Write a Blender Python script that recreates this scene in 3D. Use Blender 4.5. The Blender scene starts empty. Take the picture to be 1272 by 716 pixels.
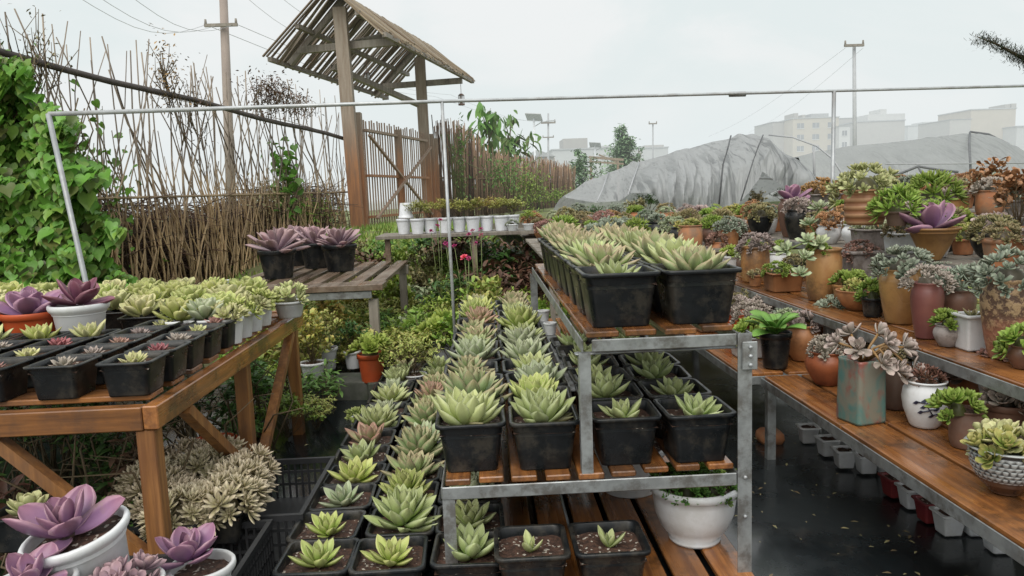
import bpy, math, random
import numpy as np
from mathutils import Vector, Matrix

R = math.radians
scene = bpy.context.scene
col = scene.collection
rnd = random.Random(7)
H = 0.95                       # eye height in metres

# ------------------------------------------------------------------ camera
F = 930.0
yv = Vector((-36/F, 115/F, 1.0)).normalized()          # +Y seen by the camera (right, up, forward)
ux = -0.042
u = Vector((ux, 1.0, 0.0)); u = (u - yv*u.dot(yv)).normalized()
# make the up vector exactly perpendicular to +Y
xv = Vector((0, 0, 0))
xv = yv.cross(u)                                         # candidate for +X (left handed image frame)
if xv.x < 0: xv = -xv
RIGHT = Vector((xv.x, yv.x, u.x)); UP = Vector((xv.y, yv.y, u.y)); FWD = Vector((xv.z, yv.z, u.z))
EYE = Vector((0, 0, H))
cam_d = bpy.data.cameras.new("camera"); cam = bpy.data.objects.new("camera", cam_d); col.objects.link(cam)
cam_d.sensor_width = 36; cam_d.lens = F/1272*36; cam_d.clip_start = 0.02; cam_d.clip_end = 5000
m = Matrix.Identity(4)
for i in range(3):
    m[i][0] = RIGHT[i]; m[i][1] = UP[i]; m[i][2] = -FWD[i]; m[i][3] = EYE[i]
cam.matrix_world = m
scene.camera = cam
def ray(px, py): return RIGHT*((px-636)/F) + UP*((358-py)/F) + FWD
def atZ(px, py, z):
    d = ray(px, py); return EYE + d*((z-H)/d.z)
def atY(px, py, y):
    d = ray(px, py); return EYE + d*(y/d.y)
def psize(px, y): return px*y/F

# ------------------------------------------------------------------ helpers
def tag(o, label=None, cat=None, group=None, kind=None):
    if label: o['label'] = label
    if cat: o['category'] = cat
    if group: o['group'] = group
    if kind: o['kind'] = kind
    return o
def empty(name, loc, rz=0, label=None, cat=None, group=None):
    o = bpy.data.objects.new(name, None); col.objects.link(o)
    o.empty_display_size = .05
    o.location = loc; o.rotation_euler = (0, 0, rz)
    return tag(o, label, cat, group)
def inst(name, mesh, mat=None, parent=None, loc=(0, 0, 0), rot=(0, 0, 0), sc=1.0):
    o = bpy.data.objects.new(name, mesh); col.objects.link(o)
    if parent: o.parent = parent
    o.location = loc; o.rotation_euler = rot
    o.scale = (sc, sc, sc) if not isinstance(sc, (tuple, list)) else sc
    if mat is not None:
        o.material_slots[0].link = 'OBJECT'; o.material_slots[0].material = mat
    return o
class MB:
    def __init__(s): s.v = []; s.f = []; s.c = []; s.n = 0
    def add(s, v, f, c=None):
        v = np.asarray(v, float).reshape(-1, 3)
        s.v.append(v); n = s.n
        s.f += [tuple(i+n for i in q) for q in f]
        if c is None: c = np.tile([.5, .7, .5], (len(v), 1))
        c = np.asarray(c, float)
        if c.ndim == 1: c = np.tile(c, (len(v), 1))
        s.c.append(c); s.n += len(v)
    def mesh(s, name, mat=None, smooth=True):
        me = bpy.data.meshes.new(name)
        V = np.concatenate(s.v) if s.v else np.zeros((0, 3))
        me.from_pydata(V.tolist(), [], s.f)
        C = np.concatenate(s.c); C = np.hstack([C, np.ones((len(C), 1))])
        at = me.color_attributes.new('Col', 'FLOAT_COLOR', 'POINT'); at.data.foreach_set('color', C.ravel())
        me.polygons.foreach_set('use_smooth', [smooth]*len(me.polygons))
        me.materials.append(mat); me.update()
        return me
    def build(s, name, mat, parent=None, smooth=True, loc=(0, 0, 0), rz=0):
        o = bpy.data.objects.new(name, s.mesh(name, mat, smooth)); col.objects.link(o)
        if parent: o.parent = parent
        o.location = loc; o.rotation_euler = (0, 0, rz)
        return o
    def box(s, a, b, rot=None, c=None):
        a = np.array(a, float); b = np.array(b, float)
        lo, hi = np.minimum(a, b), np.maximum(a, b)
        v = np.array([[x, y, z] for x in (lo[0], hi[0]) for y in (lo[1], hi[1]) for z in (lo[2], hi[2])])
        if rot is not None: v = v @ np.array(rot).T
        s.add(v, [(0, 1, 3, 2), (4, 6, 7, 5), (0, 4, 5, 1), (2, 3, 7, 6), (0, 2, 6, 4), (1, 5, 7, 3)], c)
    def bar(s, p, q, w, h=None, c=None, up=(0, 0, 1), bev=0):
        h = h or w
        p = Vector(p); q = Vector(q); d = (q-p); L = d.length; d.normalize()
        upv = Vector(up)
        if abs(d.dot(upv)) > .95: upv = Vector((0, 1, 0))
        sd = d.cross(upv).normalized(); un = sd.cross(d)
        v = []
        for t in (p, q):
            for a, b in ((-1, -1), (1, -1), (1, 1), (-1, 1)):
                v.append(t + sd*(a*w/2) + un*(b*h/2))
        s.add([list(x) for x in v], [(3, 2, 1, 0), (4, 5, 6, 7), (0, 1, 5, 4), (1, 2, 6, 5), (2, 3, 7, 6), (3, 0, 4, 7)], c)
    def tube(s, pts, rad, n=6, c=None, caps=True):
        pts = [Vector(p) for p in pts]
        if not isinstance(rad, (list, tuple)): rad = [rad]*len(pts)
        V = []; Fc = []
        ref = Vector((0.31, 0.17, 0.93)).normalized()
        for i, p in enumerate(pts):
            d = (pts[min(i+1, len(pts)-1)] - pts[max(i-1, 0)]).normalized()
            if abs(d.dot(ref)) > .97: ref = Vector((1, 0, 0))
            a = d.cross(ref).normalized(); b = d.cross(a)
            for k in range(n):
                t = 2*math.pi*k/n
                V.append(list(p + a*(math.cos(t)*rad[i]) + b*(math.sin(t)*rad[i])))
        for i in range(len(pts)-1):
            for k in range(n):
                k2 = (k+1) % n
                Fc.append((i*n+k, i*n+k2, (i+1)*n+k2, (i+1)*n+k))
        if caps:
            Fc.append(tuple(range(n-1, -1, -1))); Fc.append(tuple((len(pts)-1)*n+k for k in range(n)))
        s.add(V, Fc, c)

# ------------------------------------------------------------------ materials
def newmat(name):
    mt = bpy.data.materials.new(name); mt.use_nodes = True
    nt = mt.node_tree; b = nt.nodes['Principled BSDF']
    return mt, nt, b
def N(nt, t, **k):
    n = nt.nodes.new(t)
    for a, v in k.items(): setattr(n, a, v)
    return n
def math_(nt, op, a, b=None, c=None, clamp=False):
    n = nt.nodes.new('ShaderNodeMath'); n.operation = op; n.use_clamp = clamp
    for i, x in enumerate((a, b, c)):
        if x is None: continue
        if isinstance(x, (int, float)): n.inputs[i].default_value = x
        else: nt.links.new(x, n.inputs[i])
    return n.outputs[0]
def mixc(nt, fac, a, b, blend='MIX'):
    n = nt.nodes.new('ShaderNodeMix'); n.data_type = 'RGBA'; n.blend_type = blend
    for i, x in ((0, fac), (6, a), (7, b)):
        if isinstance(x, (int, float)): n.inputs[i].default_value = x
        elif isinstance(x, (tuple, list)): n.inputs[i].default_value = (*x, 1)
        else: nt.links.new(x, n.inputs[i])
    return n.outputs[2]
def noise(nt, scale, detail=4, rough=.6, vec=None, dist=0):
    n = nt.nodes.new('ShaderNodeTexNoise'); n.inputs['Scale'].default_value = scale
    n.inputs['Detail'].default_value = detail; n.inputs['Roughness'].default_value = rough
    n.inputs['Distortion'].default_value = dist
    if vec is not None: nt.links.new(vec, n.inputs['Vector'])
    return n.outputs['Fac']
def ramp(nt, fac, a, b):
    n = nt.nodes.new('ShaderNodeMapRange'); n.inputs[1].default_value = a; n.inputs[2].default_value = b
    n.interpolation_type = 'SMOOTHSTEP'
    nt.links.new(fac, n.inputs[0]); return n.outputs[0]
def coords(nt, scale=(1, 1, 1), kind='Object', rand=True):
    tc = nt.nodes.new('ShaderNodeTexCoord'); mp = nt.nodes.new('ShaderNodeMapping')
    mp.inputs['Scale'].default_value = scale
    nt.links.new(tc.outputs[kind], mp.inputs['Vector'])
    if rand:
        oi = nt.nodes.new('ShaderNodeObjectInfo')
        cb = nt.nodes.new('ShaderNodeCombineXYZ')
        k = math_(nt, 'MULTIPLY', oi.outputs['Random'], 17.0)
        for i in range(3): nt.links.new(k, cb.inputs[i])
        nt.links.new(cb.outputs[0], mp.inputs['Location'])
    return mp.outputs[0]
def bump(nt, b, h, strength, dist=.01):
    bp = nt.nodes.new('ShaderNodeBump'); bp.inputs['Strength'].default_value = strength
    bp.inputs['Distance'].default_value = dist
    nt.links.new(h, bp.inputs['Height']); nt.links.new(bp.outputs[0], b.inputs['Normal'])
def surf(name, c1, c2, rough=.6, rough2=None, scale=8, stretch=(1, 1, 1), bmp=.3, bdist=.004, spec=.5,
         grime=None, gamt=.5, gscale=3, metal=0, objvar=.25, coat=0):
    mt, nt, b = newmat(name)
    v = coords(nt, stretch)
    n1 = noise(nt, scale, 6, .65, v)
    c = mixc(nt, ramp(nt, n1, .3, .7), c1, c2)
    if grime:
        g = noise(nt, gscale, 5, .7, coords(nt))
        c = mixc(nt, math_(nt, 'MULTIPLY', ramp(nt, g, .45, .65), gamt), c, grime)
    if objvar:
        oi = nt.nodes.new('ShaderNodeObjectInfo')
        hs = nt.nodes.new('ShaderNodeHueSaturation')
        nt.links.new(math_(nt, 'MULTIPLY_ADD', oi.outputs['Random'], objvar, 1-objvar/2), hs.inputs['Value'])
        nt.links.new(c, hs.inputs['Color']); c = hs.outputs[0]
    nt.links.new(c, b.inputs['Base Color'])
    if rough2 is None: b.inputs['Roughness'].default_value = rough
    else:
        n2 = noise(nt, scale*.6, 4, .6, v)
        mr = nt.nodes.new('ShaderNodeMapRange'); mr.inputs[1].default_value = .35; mr.inputs[2].default_value = .65
        mr.inputs[3].default_value = rough; mr.inputs[4].default_value = rough2
        nt.links.new(n2, mr.inputs[0]); nt.links.new(mr.outputs[0], b.inputs['Roughness'])
    b.inputs['Specular IOR Level'].default_value = spec; b.inputs['Metallic'].default_value = metal
    b.inputs['Coat Weight'].default_value = coat; b.inputs['Coat Roughness'].default_value = .12
    if bmp: bump(nt, b, n1, bmp, bdist)
    return mt
def leafmat(name, base, tip, edge=None, rough=.45, tpos=(.35, 1.0), eamt=.5, transl=.0, dark=.30, hue=.012, val=.3, spec=.4, inner=None):
    """Col.R = along the leaf, Col.G = light/dark of each leaf, Col.B = across the leaf"""
    mt, nt, b = newmat(name)
    a = nt.nodes.new('ShaderNodeAttribute'); a.attribute_name = 'Col'
    sp = nt.nodes.new('ShaderNodeSeparateColor'); nt.links.new(a.outputs['Color'], sp.inputs[0])
    c = mixc(nt, ramp(nt, sp.outputs[0], *tpos), base, tip)
    if inner: c = mixc(nt, ramp(nt, sp.outputs[0], .35, .0), c, inner)
    if edge: c = mixc(nt, math_(nt, 'MULTIPLY', ramp(nt, sp.outputs[2], .6, 1.0), eamt), c, edge)
    nzb = noise(nt, 13, 4, .7, coords(nt)); c = mixc(nt, math_(nt, 'MULTIPLY', ramp(nt, nzb, .60, .74), .4), c, (.30, .22, .11)); c = mixc(nt, math_(nt, 'MULTIPLY', ramp(nt, nzb, .42, .28), .35), c, tuple(min(.8, x*1.25+.04) for x in base))
    nz = noise(nt, 40, 3, .6, coords(nt))
    c = mixc(nt, math_(nt, 'MULTIPLY', ramp(nt, nz, .35, .75), .22), c, tuple(x*.55 for x in base))
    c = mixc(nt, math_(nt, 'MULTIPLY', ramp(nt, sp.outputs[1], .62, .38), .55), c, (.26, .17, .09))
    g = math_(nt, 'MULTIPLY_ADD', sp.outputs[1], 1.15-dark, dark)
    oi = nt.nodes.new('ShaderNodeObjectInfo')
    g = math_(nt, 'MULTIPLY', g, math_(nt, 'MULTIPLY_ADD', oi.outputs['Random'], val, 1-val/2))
    hs = nt.nodes.new('ShaderNodeHueSaturation')
    nt.links.new(g, hs.inputs['Value']); nt.links.new(c, hs.inputs['Color'])
    r2 = math_(nt, 'FRACT', math_(nt, 'MULTIPLY', oi.outputs['Random'], 7.31))
    nt.links.new(math_(nt, 'MULTIPLY_ADD', r2, hue*2, .5-hue), hs.inputs['Hue'])
    nt.links.new(hs.outputs[0], b.inputs['Base Color'])
    b.inputs['Roughness'].default_value = rough; b.inputs['Specular IOR Level'].default_value = spec
    if transl:
        out = nt.nodes['Material Output']
        tr = nt.nodes.new('ShaderNodeBsdfTranslucent'); nt.links.new(hs.outputs[0], tr.inputs[0])
        mx = nt.nodes.new('ShaderNodeMixShader'); mx.inputs[0].default_value = transl
        nt.links.new(b.outputs[0], mx.inputs[1]); nt.links.new(tr.outputs[0], mx.inputs[2]); nt.links.new(mx.outputs[0], out.inputs[0])
    return mt
M = {}
M['black'] = surf('black plastic', (.006, .0075, .0085), (.012, .014, .016), .24, .45, 30, bmp=.15, grime=(.075, .065, .05), gamt=.5, gscale=16, spec=.35)
M['white'] = surf('white plastic', (.62, .63, .64), (.72, .73, .74), .35, .5, 6, bmp=.05, grime=(.38, .36, .30), gamt=.3, gscale=10, objvar=.15)
M['whitefar'] = surf('white plastic weathered', (.72, .74, .78), (.8, .82, .85), .4, None, 6, bmp=0, grime=(.5, .5, .48), gamt=.4, gscale=10, objvar=.15)
M['terra'] = surf('terracotta', (.42, .16, .07), (.52, .24, .11), .6, .8, 14, bmp=.2, grime=(.22, .17, .12), gamt=.7, gscale=10)
M['redpl'] = surf('orange plastic', (.50, .085, .022), (.42, .07, .02), .4, .55, 10, bmp=.05, grime=(.2, .07, .03), gamt=.4)
M['tan'] = surf('tan glazed clay', (.50, .29, .12), (.34, .15, .05), .28, .5, 7, bmp=.1, grime=(.12, .07, .04), gamt=.75, gscale=9)
M['brown'] = surf('brown clay', (.27, .115, .045), (.42, .19, .08), .3, .6, 8, (1, 1, .4), bmp=.15, grime=(.10, .05, .03), gamt=.6, gscale=6)
M['dkbrown'] = surf('dark brown clay', (.10, .055, .04), (.17, .085, .055), .35, .6, 9, bmp=.15, grime=(.2, .16, .13), gamt=.4)
M['orangejar'] = surf('burnt orange clay', (.34, .10, .035), (.22, .06, .025), .3, .5, 6, bmp=.1, grime=(.1, .04, .02), gamt=.5)
M['maroon'] = surf('maroon glaze', (.17, .06, .055), (.24, .09, .07), .3, .5, 7, bmp=.1)
M['gold'] = surf('ochre glaze', (.40, .23, .085), (.24, .12, .045), .22, .4, 4, (1, 1, .6), bmp=.05, grime=(.12, .06, .03), gamt=.6, gscale=5)
M['greyclay'] = surf('grey clay', (.22, .19, .18), (.33, .29, .27), .6, .8, 18, bmp=.5, grime=(.09, .07, .05), gamt=.7, gscale=22)
M['wood'] = surf('wet orange wood', (.36, .145, .040), (.17, .062, .020), .12, .45, 9, (7, .3, 7), bmp=.35, bdist=.002, grime=(.055, .028, .014), gamt=.85, gscale=6, objvar=.5, coat=.35)
M['woodx'] = surf('wet orange timber', (.34, .14, .042), (.15, .060, .02), .16, .5, 9, (.3, 7, 7), bmp=.25, bdist=.002, grime=(.10, .05, .03), gamt=.7, gscale=5, objvar=.3)
M['woodz'] = surf('orange timber post', (.36, .165, .055), (.18, .075, .027), .3, .6, 9, (6, 6, .35), bmp=.25, bdist=.002, grime=(.14, .08, .05), gamt=.6, gscale=4, objvar=.3)
mt, nt, b = newmat('weathered gate timber'); v_ = coords(nt, (6, 6, .5)); n1 = noise(nt, 6, 6, .65, v_)
gm_ = nt.nodes.new('ShaderNodeNewGeometry'); sx_ = nt.nodes.new('ShaderNodeSeparateXYZ'); nt.links.new(gm_.outputs['Position'], sx_.inputs[0])
lo_ = mixc(nt, ramp(nt, n1, .3, .7), (.42, .19, .08), (.25, .12, .06)); hi_ = mixc(nt, ramp(nt, n1, .3, .7), (.36, .30, .24), (.25, .19, .14))
c = mixc(nt, ramp(nt, math_(nt, 'ADD', sx_.outputs[2], math_(nt, 'MULTIPLY', n1, .8)), 1.5, 2.4), lo_, hi_); nt.links.new(c, b.inputs['Base Color']); b.inputs['Roughness'].default_value = .65; bump(nt, b, n1, .25); M['gatewood'] = mt
M['picket'] = surf('grey picket', (.36, .26, .19), (.26, .18, .13), .6, None, 8, (6, 6, .5), bmp=.2)
mt, nt, b = newmat('speckled brown urn'); v_ = coords(nt); n1 = noise(nt, 55, 4, .7, v_); n2 = noise(nt, 6, 4, .6, v_)
c = mixc(nt, ramp(nt, n1, .46, .56), (.10, .055, .035), (.36, .24, .13)); c = mixc(nt, ramp(nt, n2, .5, .7), c, (.30, .12, .07)); nt.links.new(c, b.inputs['Base Color']); b.inputs['Roughness'].default_value = .6; bump(nt, b, n1, .8, .006); M['speckle'] = mt
mt, nt, b = newmat('striped terracotta'); tc_ = nt.nodes.new('ShaderNodeTexCoord'); sx_ = nt.nodes.new('ShaderNodeSeparateXYZ'); nt.links.new(tc_.outputs['Object'], sx_.inputs[0])
sn = math_(nt, 'SINE', math_(nt, 'MULTIPLY', sx_.outputs[2], 210.0)); c = mixc(nt, ramp(nt, sn, -.3, .6), (.30, .13, .06), (.46, .25, .13)); nt.links.new(c, b.inputs['Base Color']); b.inputs['Roughness'].default_value = .5; bump(nt, b, sn, .5, .004); M['striped'] = mt
M['greywood'] = surf('grey weathered wood', (.27, .24, .20), (.16, .135, .11), .5, .75, 8, (5, 5, .5), bmp=.3, grime=(.36, .33, .28), gamt=.5, gscale=2)
M['benchwood'] = surf('wet brown plank', (.20, .14, .10), (.11, .075, .05), .15, .5, 8, (5, .4, 5), bmp=.3, bdist=.003, grime=(.28, .24, .19), gamt=.6, gscale=3)
M['steel'] = surf('galvanised steel', (.40, .42, .42), (.27, .28, .28), .32, .55, 25, bmp=.1, metal=.55, grime=(.13, .115, .10), gamt=.75, gscale=16)
M['pipe'] = surf('galvanised pipe', (.50, .52, .53), (.36, .375, .385), .4, .55, 12, bmp=.05, metal=.35, grime=(.25, .22, .2), gamt=.4, gscale=9)
M['concrete'] = surf('mossy concrete', (.10, .10, .085), (.055, .06, .045), .6, .85, 18, bmp=.5, grime=(.05, .07, .03), gamt=.6)
M['pole'] = surf('concrete pole', (.42, .40, .37), (.52, .50, .47), .8, None, 3, bmp=.1)
M['farsteel'] = surf('distant steel', (.38, .39, .40), (.45, .46, .47), .6, None, 3, bmp=0)

def soilmat():
    mt, nt, b = newmat('potting soil')
    v = coords(nt)
    n1 = noise(nt, 90, 5, .7, v)
    vo = nt.nodes.new('ShaderNodeTexVoronoi'); vo.inputs['Scale'].default_value = 190; nt.links.new(v, vo.inputs['Vector'])
    c = mixc(nt, ramp(nt, n1, .35, .65), (.035, .018, .012), (.11, .055, .035))
    sp = nt.nodes.new('ShaderNodeSeparateColor'); nt.links.new(vo.outputs['Color'], sp.inputs[0])
    c = mixc(nt, ramp(nt, sp.outputs[0], .93, .95), c, (.5, .45, .38))
    nt.links.new(c, b.inputs['Base Color']); b.inputs['Roughness'].default_value = .75
    bump(nt, b, n1, .9, .008); return mt
M['soil'] = soilmat()
M['dimred'] = surf('dim red plastic', (.16, .02, .025), (.22, .03, .03), .5, None, 10, bmp=0)

# leaf materials
M['agav'] = leafmat('pale green pointed leaf', (.36, .44, .16), (.45, .49, .22), (.50, .52, .36), tpos=(.2, .95), eamt=.45, inner=(.24, .36, .08), rough=.5)
M['agavtip'] = leafmat('pale green leaf with brown tip', (.33, .42, .19), (.46, .38, .22), (.50, .36, .26), tpos=(.55, 1.0), eamt=.6, inner=(.26, .35, .12), rough=.5)
M['agavred'] = leafmat('green leaf with red margin', (.33, .37, .17), (.44, .27, .20), (.52, .26, .20), tpos=(.35, 1.0), eamt=.75, inner=(.26, .36, .10), rough=.5)
M['agavgrey'] = leafmat('grey green pointed leaf', (.34, .42, .22), (.46, .50, .31), (.52, .50, .42), tpos=(.3, 1.), eamt=.5, rough=.5)
M['lime'] = leafmat('lime green leaf', (.40, .49, .12), (.50, .52, .19), (.58, .50, .26), eamt=.45, inner=(.33, .45, .07))
M['limecream'] = leafmat('cream green leaf', (.49, .53, .22), (.58, .56, .28), (.64, .52, .33), eamt=.45)
M['pink'] = leafmat('dusty pink leaf', (.34, .23, .17), (.40, .20, .17), (.50, .30, .26), eamt=.5)
M['rose'] = leafmat('rose leaf', (.30, .12, .12), (.38, .10, .12), (.55, .26, .25), eamt=.6)
M['purple'] = leafmat('purple leaf', (.25, .14, .25), (.31, .15, .22), (.55, .32, .38), tpos=(.4, 1), eamt=.7, rough=.32, val=.2, dark=.4)
M['purplepale'] = leafmat('mauve pink leaf', (.34, .24, .29), (.46, .30, .31), (.56, .40, .39), tpos=(.3, 1), eamt=.6, rough=.4, val=.3)
M['darkpurple'] = leafmat('wine purple leaf', (.18, .065, .11), (.27, .09, .13), (.45, .22, .25), eamt=.6, rough=.35)
M['cream'] = leafmat('cream narrow leaf', (.48, .42, .24), (.74, .62, .46), (.68, .54, .42), eamt=.5, dark=.32, val=.15)
M['blue'] = leafmat('blue grey leaf', (.22, .28, .20), (.33, .37, .28), (.42, .38, .32), eamt=.5)
M['lilac'] = leafmat('lilac grey leaf', (.33, .29, .24), (.44, .35, .31), (.54, .44, .40), eamt=.5, hue=.03)
M['olive'] = leafmat('olive brown leaf', (.24, .24, .11), (.32, .25, .12), (.36, .25, .15), eamt=.4)
M['green'] = leafmat('fresh green leaf', (.12, .27, .055), (.20, .36, .08), (.24, .38, .1), transl=.2, eamt=.3)
M['deep'] = leafmat('deep green leaf', (.06, .14, .035), (.11, .22, .05), None, transl=.15)
M['bright'] = leafmat('bright green leaf', (.22, .36, .05), (.36, .45, .10), (.36, .45, .09), transl=.15, eamt=.4)
M['yellowg'] = leafmat('yellow green leaf', (.29, .37, .08), (.54, .46, .16), (.52, .40, .12), transl=.1, eamt=.4)
M['orange'] = leafmat('orange tinged leaf', (.32, .34, .07), (.60, .40, .12), (.58, .40, .12), transl=.1, hue=.02)
M['rust'] = leafmat('rusty leaf', (.30, .17, .07), (.46, .25, .11), (.46, .26, .12), hue=.015)
M['redbrown'] = leafmat('red brown leaf', (.11, .06, .035), (.19, .09, .06), None)
M['vine'] = leafmat('heart shaped vine leaf', (.14, .34, .05), (.16, .33, .06), (.20, .38, .10), transl=.25, eamt=.3, val=.1, dark=.16, rough=.4)
M['vinelight'] = leafmat('young vine leaf', (.20, .36, .06), (.24, .38, .08), (.3, .42, .12), transl=.25, eamt=.3, val=.1, dark=.2, rough=.4)
M['paddleg'] = leafmat('paddle leaf', (.16, .36, .06), (.24, .42, .09), (.3, .45, .14), transl=.1)
M['stem'] = surf('plant stem', (.16, .11, .06), (.10, .08, .04), .7, None, 20, bmp=0)
M['greenstem'] = surf('green stem', (.16, .2, .06), (.12, .15, .05), .6, None, 20, bmp=0)
M['farleaf'] = leafmat('hazy far foliage', (.20, .31, .17), (.27, .39, .22), None, dark=.45)
M['magenta'] = leafmat('magenta petal', (.30, .02, .10), (.42, .04, .16), None)
M['red'] = leafmat('red petal', (.6, .03, .04), (.75, .1, .12), (.8, .4, .4))

# ------------------------------------------------------------------ leaf templates
SH = {
 'agav':  ([0, .25, .55, .8, .93, 1], [.55, .85, 1, .68, .28, 0]),
 'spoon': ([0, .2, .5, .75, .92, .98, 1], [.35, .55, .92, 1, .72, .3, .0]),
 'broad': ([0, .15, .4, .7, .9, .97, 1], [.40, .7, .98, .95, .6, .25, 0]),
 'narrow':([0, .3, .65, .85, 1], [.45, .75, 1, .7, 0]),
 'lance': ([0, .15, .4, .7, .9, 1], [.2, .6, 1, .75, .3, 0]),
 'paddle':([0, .2, .5, .75, .92, 1], [.25, .5, .9, 1, .7, .1]),
}
def leafT(shape='agav', W=.42, thick=.07, cup=.25, bend=30, nu=6, nv=4, dip=0):
    us = np.linspace(0, 1, nu+1); us = 1-(1-us)**1.25
    xs, ys = SH[shape]; w = np.interp(us, xs, ys)*W/2
    ang = np.radians(dip) + np.radians(bend)*us
    X = np.zeros(nu+1); Z = np.zeros(nu+1)
    for i in range(1, nu+1):
        d = us[i]-us[i-1]; a = (ang[i]+ang[i-1])/2
        X[i] = X[i-1]+d*math.cos(a); Z[i] = Z[i-1]+d*math.sin(a)
    V = []; C = []; Fc = []
    tv = np.linspace(-1, 1, nv+1)
    closed = thick > 0
    bv = tv[1:-1][::-1] if closed else []
    ring = nv+1+len(bv)
    for i in range(nu+1):
        nx, nz = -math.sin(ang[i]), math.cos(ang[i])
        th = thick*(.6+.4*math.sin(math.pi*min(1, us[i]*1.1)))*(w[i]/(W/2)+.1 if us[i] > .5 else 1)
        for v in tv:
            o = cup*w[i]*(v*v) 
            V.append((X[i]+nx*o, w[i]*v, Z[i]+nz*o)); C.append((us[i], 1, abs(v)))
        for v in bv:
            o = cup*w[i]*(v*v) - th*(1-v*v)
            V.append((X[i]+nx*o, w[i]*v, Z[i]+nz*o)); C.append((us[i], .8, abs(v)))
    for i in range(nu):
        for k in range(ring if closed else nv):
            k2 = (k+1) % ring
            Fc.append((i*ring+k, (i+1)*ring+k, (i+1)*ring+k2, i*ring+k2))
    return np.array(V), Fc, np.array(C)
def heartT():
    pts = [(0, 0), (-.10, .14), (-.12, .30), (.02, .45), (.25, .48), (.5, .38), (.75, .2), (1, 0)]
    V = [(.0, 0, 0), (.3, 0, -.05), (.65, 0, -.05), (1, 0, -.12)]; C = [(0, 1, 0), (.3, 1, 0), (.6, 1, 0), (1, 1, 0)]
    for s in (1, -1):
        for x, y in pts[1:-1]:
            V.append((x, y*s, .06+.10*abs(y))); C.append((max(0, x), 1, .9))
    def side(o, fl):
        q = [(0, o, o+1), (0, o+1, o+2), (0, o+2, o+3, 1), (1, o+3, o+4, 2), (2, o+4, o+5), (2, o+5, 3)]
        return [tuple(reversed(t)) if fl else t for t in q]
    return np.array(V), side(4, True)+side(10, False), np.array(C)
T = {
 'petal': leafT('spoon', .36, .05, .3, 10, 7, 4, 8), 'open': leafT('broad', .62, .05, .42, 34, 8, 6),
 'agav': leafT('agav', .46, .09, .35, 28), 'agavwide': leafT('agav', .56, .09, .35, 34),
 'spoon': leafT('spoon', .55, .08, .3, 30), 'broad': leafT('broad', .66, .05, .38, 30, 8, 6),
 'agavlo': leafT('agav', .46, .08, .3, 30, 3, 2), 'spoonlo': leafT('spoon', .5, .10, .3, 25, 3, 2),
 'narrow': leafT('narrow', .27, .09, .2, 30, 4, 2), 'lance': leafT('lance', .34, 0, .3, -35, 4, 2),
 'paddle': leafT('paddle', .40, .015, .4, -45, 8, 4), 'mini': leafT('lance', .5, 0, .3, -15, 2, 2),
 'minispoon': leafT('spoon', .6, 0, .3, 20, 3, 2), 'heart': heartT(), 'needle': leafT('narrow', .14, 0, .1, 20, 2, 1),
}
def rotm(az, el, roll=0):
    ca, sa = math.cos(az), math.sin(az); ce, se = math.cos(el), math.sin(el); cr, sr = math.cos(roll), math.sin(roll)
    A = np.array([[ca, -sa, 0], [sa, ca, 0], [0, 0, 1]]); E = np.array([[ce, 0, -se], [0, 1, 0], [se, 0, ce]])
    Rr = np.array([[1, 0, 0], [0, cr, -sr], [0, sr, cr]])
    return A @ E @ Rr
def axm(n):
    """matrix turning +Z into n"""
    q = Vector((0, 0, 1)).rotation_difference(Vector(n).normalized()); return np.array(q.to_matrix())
def put(mb, t, az, el, s, pos, g=1.0, roll=0, Mx=None, wid=1.0):
    V, Fc, C = t
    V2 = V*np.array([s, s*wid, s])
    V2 = V2 @ rotm(az, el, roll).T + np.array(pos)
    if Mx is not None: V2 = V2 @ Mx[0].T + Mx[1]
    C2 = C.copy(); C2[:, 1] *= g
    mb.add(V2, Fc, C2)
def rosette(mb, t, n, L, r, el0=78, el1=12, h=.02, r0=.012, Mx=None, smin=.35, jit=1.0, p=.8, wid=1.0, lop=0):
    ph = r.random()*6.28
    for i in range(n):
        fr = (i+.5)/n
        az = ph + i*2.39996 + r.uniform(-.12, .12)*jit
        el = R(el0+(el1-el0)*fr**p + r.uniform(-6, 6)*jit)
        s = L*(smin+(1-smin)*min(1, fr*1.35)**.7)*r.uniform(.9, 1.08)
        rr = r0*fr**.8
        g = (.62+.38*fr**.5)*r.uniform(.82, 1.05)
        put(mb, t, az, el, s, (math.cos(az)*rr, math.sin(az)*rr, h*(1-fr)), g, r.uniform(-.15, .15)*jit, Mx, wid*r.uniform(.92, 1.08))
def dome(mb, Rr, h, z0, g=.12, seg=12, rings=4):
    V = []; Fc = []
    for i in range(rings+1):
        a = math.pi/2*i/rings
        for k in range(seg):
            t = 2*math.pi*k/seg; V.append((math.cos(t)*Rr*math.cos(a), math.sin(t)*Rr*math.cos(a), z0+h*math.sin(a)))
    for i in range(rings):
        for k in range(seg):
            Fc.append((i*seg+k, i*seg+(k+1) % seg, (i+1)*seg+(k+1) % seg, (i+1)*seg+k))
    mb.add(V, Fc, (.2, g, 0))
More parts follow.
